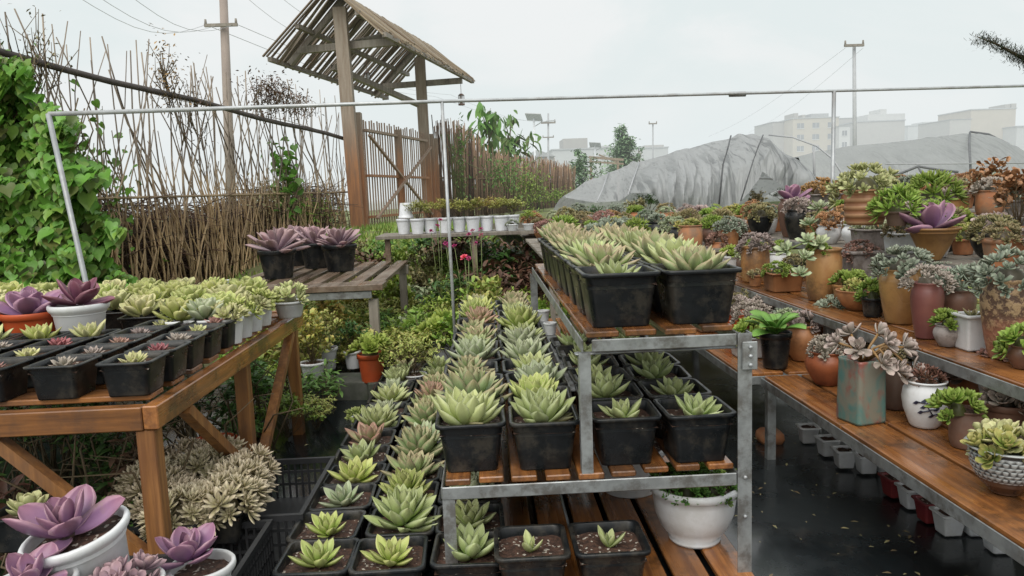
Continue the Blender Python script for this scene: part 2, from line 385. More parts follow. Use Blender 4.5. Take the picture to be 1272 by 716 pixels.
def cluster(mb, t, nros, Rr, h, nl, L, r, z0=0, el0=80, el1=15, wid=1.0, fill=True, jit=1.0):
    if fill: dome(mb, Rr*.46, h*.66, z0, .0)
    for i in range(nros):
        u_ = (i+.5)/nros; pol = math.acos(max(-.2, 1-u_*1.13)); az = i*2.39996+r.uniform(-.3, .3)
        d = np.array([math.sin(pol)*math.cos(az), math.sin(pol)*math.sin(az), math.cos(pol)])
        k = r.uniform(.85, 1.1)
        pos = np.array([d[0]*Rr, d[1]*Rr, z0+d[2]*h])*np.array([k, k, 1])+np.array([0, 0, r.uniform(-.1, .12)*h])
        nrm = np.array([d[0]*.8, d[1]*.8, d[2]+.35])
        sc = r.uniform(.7, 1.15)
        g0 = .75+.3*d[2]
        sub = MB(); rosette(sub, t, nl, L*sc, r, el0, el1, L*.15, L*.1, (axm(nrm), pos), jit=jit, wid=wid)
        for v, c in zip(sub.v, sub.c):
            c[:, 1] *= g0*r.uniform(.85, 1.1) if False else g0
        mb.add(np.concatenate(sub.v), sub.f, np.concatenate(sub.c))
def bushmesh(t, seed, Rr, h, n, L, z0=0, nst=9, gap=.5, drop=0):
    """returns stems MB and leaves MB: leaf clumps on branching stems"""
    r = random.Random(seed); st = MB(); lf = MB()
    per = max(3, n//(nst*3))
    for s in range(nst):
        az = s*2.4+r.uniform(-.4, .4); sp = Rr*math.sqrt((s+.6)/nst)*r.uniform(.8, 1.05)
        tip = Vector((math.cos(az)*sp, math.sin(az)*sp, z0+h*(1-.45*(sp/Rr)**2)*r.uniform(.75, 1.08)))
        base = Vector((r.uniform(-.12, .12)*Rr, r.uniform(-.12, .12)*Rr, z0))
        mid = base.lerp(tip, .55)+Vector((0, 0, h*.06))
        st.tube([base, mid, tip], [L*.07, L*.055, L*.03], 5)
        for b in range(3):
            q = mid.lerp(tip, r.uniform(0, 1))
            e = q+Vector((r.gauss(0, Rr*.25), r.gauss(0, Rr*.25), r.uniform(0, .25)*h))
            st.tube([q, e], [L*.04, L*.02], 4)
            for k in range(per):
                w = k/per; pos = q.lerp(e, .35+.75*w)+Vector([r.gauss(0, L*.25) for _ in range(3)])
                fr = min(1, max(0, (pos.z-z0)/h)); ra = min(1, math.hypot(pos.x, pos.y)/Rr)
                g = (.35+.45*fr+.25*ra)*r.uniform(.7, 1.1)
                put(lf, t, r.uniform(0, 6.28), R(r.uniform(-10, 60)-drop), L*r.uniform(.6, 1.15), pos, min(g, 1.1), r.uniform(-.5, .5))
    return st, lf

LIB = {}
def lib(key, mb): LIB.setdefault(key, []).append(mb.mesh(key, M['agav']))
def old_leaves(mb, t, r, n, L):
    for q in range(n): put(mb, t, r.uniform(0, 6.28), R(r.uniform(-14, 2)), L*r.uniform(.7, 1), (0, 0, .004), r.uniform(.35, .5), r.uniform(-.4, .4), wid=.7)
for k in range(10):
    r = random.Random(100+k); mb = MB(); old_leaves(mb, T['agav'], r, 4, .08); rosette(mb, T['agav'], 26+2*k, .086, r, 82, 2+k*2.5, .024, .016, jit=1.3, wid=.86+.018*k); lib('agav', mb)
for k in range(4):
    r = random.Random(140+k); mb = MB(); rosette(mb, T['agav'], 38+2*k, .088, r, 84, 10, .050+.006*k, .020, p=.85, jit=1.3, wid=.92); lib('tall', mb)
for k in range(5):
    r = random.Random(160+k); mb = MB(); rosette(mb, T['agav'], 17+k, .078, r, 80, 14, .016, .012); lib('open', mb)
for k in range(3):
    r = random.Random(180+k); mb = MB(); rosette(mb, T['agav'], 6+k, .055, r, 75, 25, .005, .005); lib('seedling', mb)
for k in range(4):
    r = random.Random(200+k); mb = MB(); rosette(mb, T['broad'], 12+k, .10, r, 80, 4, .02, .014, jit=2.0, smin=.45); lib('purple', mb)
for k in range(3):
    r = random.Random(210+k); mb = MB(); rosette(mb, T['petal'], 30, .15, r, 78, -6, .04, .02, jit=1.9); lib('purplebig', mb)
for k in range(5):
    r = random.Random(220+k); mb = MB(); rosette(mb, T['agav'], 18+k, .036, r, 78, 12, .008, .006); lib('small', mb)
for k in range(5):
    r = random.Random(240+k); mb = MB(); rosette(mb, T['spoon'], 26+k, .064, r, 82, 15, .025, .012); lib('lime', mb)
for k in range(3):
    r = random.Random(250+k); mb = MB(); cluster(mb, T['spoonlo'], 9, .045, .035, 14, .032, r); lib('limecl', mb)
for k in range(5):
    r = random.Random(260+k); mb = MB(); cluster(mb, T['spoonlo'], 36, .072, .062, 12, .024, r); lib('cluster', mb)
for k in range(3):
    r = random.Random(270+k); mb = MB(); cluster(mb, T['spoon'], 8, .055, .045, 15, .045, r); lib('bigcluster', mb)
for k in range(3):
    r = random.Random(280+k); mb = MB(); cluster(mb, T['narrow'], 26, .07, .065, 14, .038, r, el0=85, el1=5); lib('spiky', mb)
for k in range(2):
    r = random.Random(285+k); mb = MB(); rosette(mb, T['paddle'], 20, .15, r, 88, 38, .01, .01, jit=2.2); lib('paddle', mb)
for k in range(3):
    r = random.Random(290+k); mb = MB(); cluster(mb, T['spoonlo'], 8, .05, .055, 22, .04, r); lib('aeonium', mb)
BUSH = {}
def bushlib(key, t, seeds, *a, **k):
    for s in seeds:
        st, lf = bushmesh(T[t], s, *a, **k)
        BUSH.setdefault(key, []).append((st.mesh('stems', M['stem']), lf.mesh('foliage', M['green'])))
bushlib('sedum', 'minispoon', (1, 2, 3), .11, .17, 600, .022, nst=16)
bushlib('leafy', 'lance', (4, 5, 6), .15, .24, 260, .055, nst=12)
bushlib('fine', 'mini', (7, 8, 9), .13, .17, 800, .022, nst=18)
bushlib('big', 'lance', (10, 11), .24, .34, 520, .06, nst=16)
bushlib('orangebush', 'minispoon', (12, 13), .11, .22, 430, .03, nst=14)

# ------------------------------------------------------------------ pots
def rsq(w, r_, n=4):
    out = []
    for cx, cy, a0 in ((1, 1, 0), (-1, 1, 90), (-1, -1, 180), (1, -1, 270)):
        for k in range(n+1):
            a = R(a0+90*k/n); out.append(((w/2-r_)*cx+r_*math.cos(a), (w/2-r_)*cy+r_*math.sin(a)))
    return out
def loft(mb, rings, closeb=True, closet=False, c=None):
    n = len(rings[0]); V = [p for rg in rings for p in rg]; Fc = []
    for i in range(len(rings)-1):
        for k in range(n):
            k2 = (k+1) % n; Fc.append((i*n+k, i*n+k2, (i+1)*n+k2, (i+1)*n+k))
    if closeb: Fc.append(tuple(range(n-1, -1, -1)))
    if closet: Fc.append(tuple((len(rings)-1)*n+k for k in range(n)))
    mb.add(V, Fc, c)
def square_pot(wt, wb, h, rim=.006, soil=.75, rad=.12):
    mb = MB(); prof = [(wb, 0), (wb+(wt-wb)*.05, .004), (wt*.93, h*.90), (wt*.94, h*.915), (wt+rim, h*.925), (wt+rim, h*.992), (wt+rim-.004, h), (wt-.010, h), (wt-.014, h*.985), (wt*.90, h*soil*.9)]
    loft(mb, [[(x, y, z) for x, y in rsq(w, w*rad)] for w, z in prof], closeb=True)
    so = MB(); n = 8; w = wt*.915
    V = []; Fc = []; r = random.Random(int(wt*1e5))
    for i in range(n+1):
        for j in range(n+1):
            V.append(((i/n-.5)*w, (j/n-.5)*w, h*soil+r.uniform(-.004, .004)))
    for i in range(n):
        for j in range(n): Fc.append((i*(n+1)+j, (i+1)*(n+1)+j, (i+1)*(n+1)+j+1, i*(n+1)+j+1))
    so.add(V, Fc)
    return mb.mesh('pot', M['black'], False if False else True), so.mesh('soil', M['soil']), h*soil
def lathe(prof, seg=28, mod=None):
    mb = MB(); rings = []
    for i, (r_, z) in enumerate(prof):
        rg = []
        for k in range(seg):
            t = 2*math.pi*k/seg; rr = r_*(mod(t, z) if mod else 1); rg.append((rr*math.cos(t), rr*math.sin(t), z))
        rings.append(rg)
    loft(mb, rings, True); return mb
def round_pot(prof, soil=.85, seg=28, mod=None, wall=.005):
    """prof: outer (r,z) from the base up; the inner wall is added"""
    h = prof[-1][1]; zs = h*soil; rt = prof[-1][0]
    P = list(prof)+[(rt-wall, h), (rt-wall*1.3, h-.004), (rt-wall*1.6, zs-.01)]
    pot = lathe(P, seg, mod).mesh('pot', M['white'])
    so = MB(); V = [(0, 0, zs+.004)]; Fc = []; r = random.Random(int(rt*1e5)+3); n = 18
    for q in (.5, 1):
        for k in range(n):
            t = 2*math.pi*k/n; rr = (rt-wall*1.4)*q; V.append((rr*math.cos(t), rr*math.sin(t), zs+r.uniform(-.003, .003)))
    for k in range(n):
        k2 = (k+1) % n; Fc.append((0, 1+k, 1+k2)); Fc.append((1+k, 1+n+k, 1+n+k2, 1+k2))
    so.add(V, Fc)
    return pot, so.mesh('soil', M['soil']), zs
def sc(prof, r_, h):
    mr = max(p[0] for p in prof); mh = prof[-1][1]
    return [(p[0]/mr*r_, p[1]/mh*h) for p in prof]
PR = {
 'plant': [(.72, 0), (.73, .03), (.92, .82), (.93, .84), (1, .85), (1.0, .97), (.985, 1)],
 'white': [(.66, 0), (.68, .06), (.72, .1), (.86, .78), (.93, .84), (1.0, .88), (1.03, .93), (1.02, .98), (.99, 1)],
 'jar':   [(.52, 0), (.56, .02), (.74, .2), (.95, .45), (1.0, .62), (.93, .78), (.78, .89), (.76, .92), (.86, .97), (.88, 1)],
 'cyl':   [(.82, 0), (.86, .02), (.97, .2), (1.0, .5), (.98, .82), (.9, .9), (.9, .94), (.98, .96), (.98, 1)],
 'tall':  [(.62, 0), (.64, .02), (.8, .25), (.97, .6), (1.0, .75), (.93, .87), (.8, .93), (.84, .97), (.88, 1)],
 'bowl':  [(.42, 0), (.44, .04), (.70, .22), (.92, .55), (1.0, .82), (.98, .92), (1.03, .96), (1.02, 1)],
 'cone':  [(.30, 0), (.34, .04), (.62, .40), (.93, .9), (1.03, .93), (1.05, .97), (1.03, 1)],
 'belly': [(.55, 0), (.60, .02), (.66, .06), (.93, .4), (1.0, .62), (.94, .82), (.80, .92), (.80, .95), (.9, .97), (.9, 1)],
}
_pc = {}
def pot(kind, r_, h, soil=.86, mod=None, seg=28):
    key = (kind, round(r_, 3), round(h, 3), soil, id(mod) if mod else 0)
    if key not in _pc: _pc[key] = round_pot(sc(PR[kind], r_, h), soil, seg, mod)
    return _pc[key]
def sqpot(wt, wb, h, soil=.78, rad=.12):
    key = ('sq', wt, wb, h, soil, rad)
    if key not in _pc: _pc[key] = square_pot(wt, wb, h, soil=soil, rad=rad)
    return _pc[key]
def flute(t, z): return 1+.008*max(0, math.sin(t*14))
def potted(label, loc, p, pmat, plant=None, lmat=None, name='potted_succulent', cat='potted plant', group=None, sc_=1.0, rz=None, tilt=(0, 0), seat=0.0, psc=1.0, pz=None, offs=(0, 0)):
    rz = rnd.uniform(0, 6.28) if rz is None else rz
    e = empty(name, loc, 0 if pz is None else pz, label, cat, group)
    e.rotation_euler = (tilt[0], tilt[1], e.rotation_euler.z)
    inst('pot', p[0], pmat, e, sc=psc); inst('soil', p[1], None, e, sc=psc)
    zs = p[2]*psc+seat
    if plant:
        if isinstance(plant, tuple):
            inst('stems', plant[0], None, e, (offs[0], offs[1], zs), (0, 0, rz), sc_); inst('foliage', plant[1], lmat, e, (offs[0], offs[1], zs), (0, 0, rz), sc_)
        else:
            inst('rosette' if 'cluster' not in plant.name and 'cl' not in plant.name and 'spiky' not in plant.name else 'rosette_cluster', plant, lmat, e, (offs[0], offs[1], zs), (rnd.uniform(-.14, .14), rnd.uniform(-.14, .14), rz), sc_)
    return e
ORD = ['first', 'second', 'third', 'fourth', 'fifth', 'sixth', 'seventh', 'eighth', 'ninth', 'tenth', 'eleventh', 'twelfth', 'thirteenth', 'fourteenth', 'fifteenth', 'sixteenth', 'seventeenth', 'eighteenth', 'nineteenth', 'twentieth']
def pick(k): return rnd.choice(LIB[k])

#PART2
# ================================================================== SETTING
def gridsheet(name, x0, x1, y0, y1, nx, ny, zf, mat, kind='structure'):
    mb = MB(); V = []; Fc = []
    for j in range(ny+1):
        for i in range(nx+1):
            x = x0+(x1-x0)*i/nx; y = y0+(y1-y0)*j/ny; V.append((x, y, zf(x, y)))
    for j in range(ny):
        for i in range(nx):
            a = j*(nx+1)+i; Fc.append((a, a+1, a+nx+2, a+nx+1))
    mb.add(V, Fc); o = mb.build(name, mat); tag(o, kind=kind); return o
from mathutils import noise as mnoise
def nz(x, y, s=1.0, seed=0): return mnoise.noise(Vector((x*s, y*s, seed)))
def bankz(x, y):
    a = min(1, max(0, (y-5.0)/3.4)); a = a*a*(3-2*a)
    b = min(1, max(0, (1.2-x)/1.6+.15)) if y < 12 else 1
    l = 0
    return a*b*.60+l+nz(x, y, 1.3)*.03-.008

gm = surf('earth and grass', (.16, .20, .06), (.12, .10, .055), .9, None, 3, bmp=.5, grime=(.20, .28, .06), gamt=.8, gscale=1.2, objvar=0)
fm = surf('pale far fields', (.30, .34, .27), (.36, .37, .32), .95, None, .05, bmp=0, objvar=0)
bk = gridsheet('ground', -14, 16, -6, 26, 100, 110, lambda x, y: bankz(x, y), gm)
o = gridsheet('far_ground', -2500, 2500, -400, 3200, 8, 8, lambda x, y: -.25, fm)
# black woven ground cloth, wet
mt, nt, b = newmat('wet black ground cloth')
v = coords(nt, rand=False)
n1 = noise(nt, 1.6, 6, .65, v); n2 = noise(nt, 14, 5, .7, v)
wv = nt.nodes.new('ShaderNodeTexWave'); wv.inputs['Scale'].default_value = 110; nt.links.new(v, wv.inputs['Vector'])
c = mixc(nt, ramp(nt, n1, .35, .7), (.006, .009, .011), (.016, .021, .023))
c = mixc(nt, math_(nt, 'MULTIPLY', ramp(nt, n2, .56, .75), .45), c, (.075, .065, .05))
nt.links.new(c, b.inputs['Base Color'])
mr = nt.nodes.new('ShaderNodeMapRange'); mr.inputs[1].default_value = .42; mr.inputs[2].default_value = .62; mr.inputs[3].default_value = .05; mr.inputs[4].default_value = .38
nt.links.new(n1, mr.inputs[0]); nt.links.new(mr.outputs[0], b.inputs['Roughness'])
hh = math_(nt, 'ADD', math_(nt, 'MULTIPLY', wv.outputs['Fac'], .03), math_(nt, 'MULTIPLY', n1, 1.5)); bump(nt, b, hh, .25, .006); b.inputs['Coat Weight'].default_value = .6; b.inputs['Coat Roughness'].default_value = .10
M['cloth'] = mt
clo = gridsheet('ground_cloth', -3.6, 3.2, -.6, 4.3, 60, 60, lambda x, y: .028+.005*nz(x, y, 3, 4)+.004*nz(x*2.2+y, y*.7, 3, 14)+(.007*math.sin(x*9+3*nz(x, y, 1.5)) if x < -.5 else 0), mt)

# ================================================================== CENTRE RACK
YF = 1.63
rack = empty('shelf_rack', (0, YF, 0), 0, 'stepped galvanised shelf rack with orange planks in the middle of the nursery', 'shelf rack')
def rk(p): return (p[0], p[1]-YF, p[2])
def rbox(name, a, b_, mat, parent=rack, org=(0, YF, 0)):
    c0 = [(a[i]+b_[i])/2 for i in range(3)]
    mb = MB(); mb.box([a[i]-c0[i] for i in range(3)], [b_[i]-c0[i] for i in range(3)])
    o = mb.build(name, mat, parent, False, [c0[i]-org[i] for i in range(3)])
    bv = o.modifiers.new('bevel', 'BEVEL'); bv.width = .0025; bv.segments = 1
    return o
XL, XP, XR = -.118, .210, .556
TZ, MZ, LZ = .625, .303, .065
ZB = .024
def angle_post(x, y, z0, z1, s=.030, parent=rack, org=(0, YF, 0), flip=1):
    mb = MB(); t = .003
    mb.box((-s/2, 0, z0), (s/2, t, z1)); mb.box((-s/2*flip, t, z0), (-s/2*flip+t*flip, s, z1))
    # punched slots
    o = mb.build('post', M['steel'], parent, False, (x-org[0], y-org[1], 0)); return o
angle_post(XP, YF-.012, MZ+.002, TZ-.03, .026)
angle_post(XR+.012, YF-.014, 0, TZ+.0, .032, flip=-1)
angle_post(XL+.012, YF-.012, 0, MZ-.028, .028)
for yy in (3.3,):
    angle_post(XP, yy, MZ, TZ-.03, .03); angle_post(XR, yy, 0, TZ-.03, .03, flip=-1); angle_post(XL+.01, yy, 0, MZ-.03, .03)
def front_beam(x0, x1, z, y=YF, h=.028):
    return rbox('beam', (x0, y-.014, z-h), (x1, y-.010, z), M['steel'])
front_beam(XP+.016, XR-.006, TZ); front_beam(XL-.002, XR-.006, MZ, h=.030)
for (x, z, y1) in ((XP-.004, TZ, 3.32), (XR+.002, TZ, 3.32), (XL-.002, MZ, 3.8), (XR-.002, MZ, 3.8)):
    rbox('beam', (x-.002, YF-.009, z-.030), (x+.002, y1, z), M['steel'])
rbox('beam', (XP-.02, YF-.004, TZ-.036), (XR, YF+.02, TZ-.0325), M['steel'])
# bolts on the right post and its joining plate
rbox('plate', (XR+.004, YF-.022, TZ-.082), (XR+.038, YF-.0185, TZ-.018), M['steel'])
for zz in (TZ-.03, TZ-.05, TZ-.07, MZ-.01, .2):
    mb = MB(); mb.tube([(0, 0, 0), (0, -.006, 0)], .0042, 6); mb.build('bolt', M['pipe'], rack, True, (XR+.021 if zz > .5 else XR+.012, -.0218 if zz > .5 else -.0142, zz))
def planks(x0, x1, n, y0, y1, z, gap=.013, th=.014, seg=None, mat=None, parent=rack, org=(0, YF, 0), stag=.012):
    w = (x1-x0-gap*(n-1))/n
    for i in range(n):
        a = x0+i*(w+gap)
        ys = [y0+rnd.uniform(-stag, stag)]
        L = seg[i % len(seg)] if seg else (y1-y0)
        while ys[-1] < y1-.05: ys.append(min(y1, ys[-1]+L*rnd.uniform(.95, 1.05)))
        for k in range(len(ys)-1):
            rbox('plank', (a+rnd.uniform(0, .003), ys[k]+.002, z+rnd.uniform(-.0012, .0012)), (a+w-rnd.uniform(0, .003), ys[k+1]-.002, z+th), mat or M['wood'], parent, org)
planks(XP+.004, XR-.005, 4, YF-.005, 3.3, TZ+.002, seg=[.16, .9, .7, .8])
planks(XL+.004, XR-.006, 9, YF-.005, 3.75, MZ+.002, seg=[1.1, .8, .9], gap=.016)
planks(XL+.03, XR+.03, 7, YF-.20, 3.6, LZ-.016, gap=.015)
for yy in (YF-.17, 2.6, 3.5): rbox('beam', (XL, yy, LZ-.050), (XR, yy+.03, LZ-.019), M['steel'])
TOPZ, MIDZ, LOWZ = TZ+.0165, MZ+.0165, LZ-.0015
BP = sqpot(.156, .116, .118); BPB = sqpot(.172, .128, .122); GP = sqpot(.164, .122, .118)
SMP = sqpot(.118, .090, .080, .80)

# ---- top tier pots
tex = {0: 'left', 1: 'right'}
for i in range(8):
    for j in range(2):
        x = (.303, .487)[j]; y = YF+.095+i*.182+rnd.uniform(-.006, .006)
        d = ['wide pale green pointed succulent', 'brown tinged pointed succulent'][(i+j) % 2]
        if i == 0: d = ['brown edged pointed succulent low', 'broad fresh green pointed succulent high'][j]
        lab = f"{d}, black pot {ORD[i]} from front, {tex[j]} row, top shelf"
        key = ('agav' if not (i == 0 and j == 0) else 'open')
        potted(lab, (x, y, TOPZ), sqpot(.150, .118, .118) if 0 else BPB if 0 else sqpot(.172, .128, .126), M['black'], pick(key), M['agavtip'] if (i+j) % 2 or i > 3 else M['agav'],
               name='potted_echeveria', group='pots on the top shelf of the middle rack', sc_=rnd.uniform(1.0, 1.2) if (i or j) else .85, seat=.004 if (i or j) else -.004, pz=rnd.uniform(-.03, .03))
# ---- middle tier pots
cols = [(-.052, 'outer left'), (.122, 'inner left'), (.303, 'inner right'), (.478, 'outer right')]
for j, (x, nm) in enumerate(cols):
    for i in range(12 if j < 2 else 6):
        y = YF+.085+i*.168+rnd.uniform(-.006, .006)
        if j >= 2: key = 'open'; s_ = rnd.uniform(.75, .95); ml = M['agav']
        else:
            key = 'agav' if rnd.random() < .6 else 'tall'; s_ = rnd.uniform(.84, 1.12); ml = rnd.choice([M['agav'], M['agav'], M['agavtip'], M['agavgrey'], M['agavred'], M['lime']])
        if j == 0 and i == 0: key = 'agav'; s_ = 1.12; ml = M['agav']
        if j == 1 and i == 0: key = 'agav'; s_ = 1.0; ml = M['agav']
        if j == 0 and i == 1: key = 'tall'; s_ = 1.15; ml = M['agavtip']
        lab = f"pointed green succulent in black pot, {ORD[i]} from front, {nm} row, middle shelf"
        potted(lab, (x+rnd.uniform(-.006, .006), y, MIDZ), BP, M['black'], pick(key), ml, name='potted_echeveria', group='pots on the middle shelf of the middle rack', sc_=s_, seat=rnd.uniform(-.006, .008), pz=rnd.uniform(-.05, .05), offs=(rnd.uniform(-.012, .012), rnd.uniform(-.012, .012)))
# grey steel strip behind the inner left row
mb = MB(); mb.box((.208, 1.95, .4205), (.248, 3.25, .4245)); mb.box((.208, 1.95, .4246), (.211, 3.25, .436)); o = mb.build('metal_strip', M['steel'], None, False); tag(o, 'long grey metal strip lying on the pot rims under the top shelf edge', 'metal strip')
for k_, (px_, Y_) in enumerate(((684, 2.75), (676, 3.05))):
    p = atY(px_, 385, Y_); potted(['small white round pot beside the rack edge, nearer of two', 'small white round pot beside the rack edge, farther of two'][k_], (.230, Y_, .4255), pot('plant', .026, .045, .85, None, 20), M['white'], None, name='plant_pot', cat='pot')
# ---- low tier
lab = ['small green seedling with three upright leaves in black square pot on the bottom planks, left', 'small green seedling with one tall leaf in black square pot on the bottom planks, right']
for k, (px, py) in enumerate(((660, 716), (756, 714))):
    p = atY(px, 690, 1.58)
    potted(lab[k], (p.x, 1.58, LOWZ), sqpot(.158, .116, .122, .80), M['black'], LIB['seedling'][k], M['agav'], name='potted_seedling', group='seedlings on the bottom planks', sc_=.9, pz=0)
PR['round'] = [(.60, 0), (.62, .05), (.58, .075), (.80, .26), (.93, .5), (.98, .75), (.99, .86), (1.05, .88), (1.06, .95), (1.03, 1)]
p = Vector((.502, 1.80, 0))
e = potted('large white round bowl pot of small blue green rosettes on the bottom planks', (p.x, p.y, LOWZ), pot('round', .112, .150, .90), M['white'], None)
for (dx, dy, k) in ((.035, -.04, 0), (.06, .03, 1), (-.05, .03, 2), (.0, .0, 3), (-.03, -.045, 4), (.0, .06, 1)):
    inst('rosette_cluster', LIB['cluster'][k], M['green'] if k != 1 else M['bright'], e, (dx, dy, .132), (0, 0, k), .74)
e = potted('plain white bowl pot behind the large planted white bowl', (p.x-.10, p.y+.34, LOWZ), pot('plant', .11, .135, .9), M['white'], None, name='plant_pot', cat='pot')
# ---- ground columns
gx = [(-.418, 'left'), (-.242, 'middle'), (-.070, 'right')]
for j, (x, nm) in enumerate(gx):
    for i in range(12):
        y = 1.64+i*.170+rnd.uniform(-.006, .006)
        key = rnd.choice(['open', 'agav', 'tall'] if j else ['open', 'open', 'agav']); ml = rnd.choice([M['agav'], M['agavgrey'], M['lime'], M['agav'], M['agavtip'], M['agavred']]); s_ = rnd.uniform(.88, 1.12)
        if i == 0: key = 'open'; ml = M['lime'] if j < 2 else M['agav']; s_ = [.85, .85, 1.05][j]
        if (j, i) == (0, 1): key, ml, s_ = 'open', M['lime'], .78
        if (j, i) == (1, 1): key, ml, s_ = 'tall', M['agav'], 1.05
        if (j, i) == (1, 2): key, ml, s_ = 'tall', M['lime'], .9
        if (j, i) == (0, 2): key, ml, s_ = 'open', M['agavgrey'], .85
        if j == 2 and i > 8: continue
        lab = f"green pointed rosette in black pot, {ORD[i]} from front, {nm} row on the ground"
        potted(lab, (x+rnd.uniform(-.006, .006), y, .030), GP, M['black'], pick(key), ml, name='potted_echeveria', group='pots in rows on the ground cloth', sc_=s_, seat=.0, pz=rnd.uniform(-.04, .04))

# ================================================================== LEFT TABLE
tz = .52; X1, X0, Y0, Y1 = -.742, -1.95, 1.645, 3.0
tab = empty('wooden_table', (X1, Y0, 0), 0, 'orange slatted timber table crowded with potted succulents on the left', 'table')
og = (X1, Y0, 0)
rbox('rail', (X0, Y0, tz-.062), (X1-.036, Y0+.034, tz-.008), M['woodx'], tab, og)
rbox('rail', (X1-.034, Y0+.0, tz-.060), (X1, Y1, tz-.006), M['wood'], tab, og)
rbox('rail', (X0, Y1-.034, tz-.062), (X1-.036, Y1, tz-.008), M['woodx'], tab, og)
for i in range(11):
    yy = Y0+.05+i*.125
    rbox('slat', (X0, yy, tz-.0055), (X1-.036, yy+.075, tz+.008), M['woodx'], tab, og)
for (x, y) in ((X1-.042, Y0+.006), (X1-.05, 2.33), (X1-.05, Y1-.05), (-1.45, Y0+.006)):
    rbox('leg', (x-.014, y, 0), (x+.028, y+.042, tz-.063), M['woodz'], tab, og)
def brace(p, q, w=.03, mat=None, parent=tab, og_=og):
    mb = MB(); mb.bar([p[i]-og_[i] for i in range(3)], [q[i]-og_[i] for i in range(3)], w, w*.9); mb.build('brace', mat or M['woodz'], parent, False)
brace((-1.13, Y0+.03, tz-.064), (-.80, Y0+.03, .14)); brace((X1-.018, 1.83, tz-.064), (X1-.018, 2.30, .10)); brace((X1-.018, 2.86, tz-.064), (X1-.018, 2.40, .12))
TBZ = tz+.0085
cx = [-.822, -.982, -1.138, -1.295]
nmx = ['first', 'second', 'third', 'fourth']
for i in range(6):
    for j in range(4):
        y = 1.73+i*.132; x = cx[j]+rnd.uniform(-.004, .004)
        if i == 5 and j == 0: continue
        if i == 0 and j == 3: continue
        if i >= 5 or (i >= 3 and j >= 2): continue
        ml = rnd.choice([M['pink'], M['pink'], M['rose'], M['limecream'], M['lilac']])
        if (j, i) in ((0, 0), (0, 3)): ml = M['limecream']
        if (j, i) in ((0, 1),): ml = M['rose']
        cn = {'pink': 'dusty pink', 'rose': 'rose red', 'limecream': 'cream green', 'lilac': 'grey lilac'}[[k for k in M if M[k] is ml][0]]
        lab = f"tiny {cn} rosette, black pot {ORD[i]} from table front, {nmx[j]} row from right edge"
        potted(lab, (x, y, TBZ), SMP, M['black'], pick('small'), ml, name='potted_rosette', group='small black pots on the left table', sc_=rnd.uniform(.72, 1.0), pz=rnd.uniform(-.03, .03))
# leaf green succulents at the left front edge of the middle field
for k, (x, y, key, s_, ml) in enumerate(((-1.30, 1.95, 'lime', .9, 'limecream'), (-1.16, 2.02, 'open', .7, 'lime'), (-1.42, 2.0, 'lime', 1.0, 'lime'), (-1.115, 2.11, 'open', .75, 'limecream'), (-1.25, 2.11, 'open', .75, 'lime'), (-1.385, 2.11, 'open', .70, 'limecream'), (-1.52, 2.08, 'lime', 1.0, 'limecream'))):
    if k < 3: continue
    potted('lime pointed rosette in black pot before the purple plants, %s from the right' % ORD[k-3], (x, y, TBZ), SMP, M['black'], pick(key), M[ml], group='lime rosettes before the purple plants', sc_=s_, pz=0)
# back rows of lime rosettes
n = 0
for i in range(4):
    for j in range(9):
        x = -.86-j*.128-(i % 2)*.03; y = 2.44+i*.135
        if x < -1.12 and i == 0: continue
        if i == 3 and j == 0: continue
        ml = rnd.choice([M['lime'], M['limecream'], M['limecream'], M['yellowg'] if i < 0 else M['lime']])
        key = rnd.choice(['lime', 'lime', 'limecl', 'lime'])
        potted(f"lime cream rosette on left table, {ORD[i]} massed row back, {ORD[j]} from the right", (x, y, TBZ), SMP, M['black'], pick(key), ml, name='potted_rosette', group='massed lime rosettes on the left table', sc_=rnd.uniform(1.0, 1.25), seat=.012+i*.006, pz=rnd.uniform(-.2, .2))
        n += 1
# white pots along the right edge
wpk = pot('plant', .045, .078, .85, None, 20)
for k, (y, ml, key) in enumerate(((2.30, 'limecream', 'limecl'), (2.40, 'lime', 'limecl'), (2.51, 'limecream', 'limecl'), (2.62, 'lime', 'limecl'))):
    potted('lime rosette cluster in small white pot on table edge, %s from front' % ORD[k], (-.795, y, TBZ), wpk, M['white'], pick(key), M[ml], group='white pots on the table edge', sc_=1.05, seat=.004)
potted('pale cream rosette mound in oval white pot on the far corner of the left table', (-.735, 2.78, TBZ), pot('white', .062, .062, .9, flute), M['white'], pick('limecl'), M['limecream'], sc_=1.35)
for k, (px, py) in enumerate(((212, 404), (245, 404))):
    p = atZ(px, py, .60)
    potted(['lime rosette in low white pot left of centre on the left table', 'grey green rosette in low white pot at centre of the left table'][k], (p.x, 2.30, TBZ), pot('white', .052, .08, .9, flute), M['white'], pick('lime'), M[['lime', 'agavgrey'][k]], sc_=1.1, seat=.005)
# big purple ones
WP = pot('white', .084, .145, .86, flute)
p = atY(100, 400, 2.38)
potted('large wine purple rosette standing tall in ribbed white pot on the left table', (p.x*2.28/2.38, 2.28, TBZ), WP, M['white'], LIB['purple'][0], M['darkpurple'], sc_=1.0, seat=.012, rz=1)
p = atY(44, 400, 2.42)
potted('large purple rosette in brown orange plastic pot beside the ribbed white pot', (p.x*2.30/2.42-.01, 2.30, TBZ), pot('plant', .082, .125, .86), M['redpl'], LIB['purple'][1], M['purple'], sc_=1.1, seat=.0, rz=2)
p = atY(6, 400, 2.36)
potted('cream lilac rosette in black pot at the far left of the table', (p.x-.03, 2.30, TBZ), pot('plant', .08, .10, .86), M['black'], pick('lime'), M['lilac'], sc_=1.4)
o = MB(); a = atY(228, 369, 2.95); b_ = atY(283, 349, 3.35); o.bar(a, b_, .02, .012); o = o.build('white_batten', M['whitefar'], None, False); tag(o, 'thin white batten leaning behind the left table', 'batten')

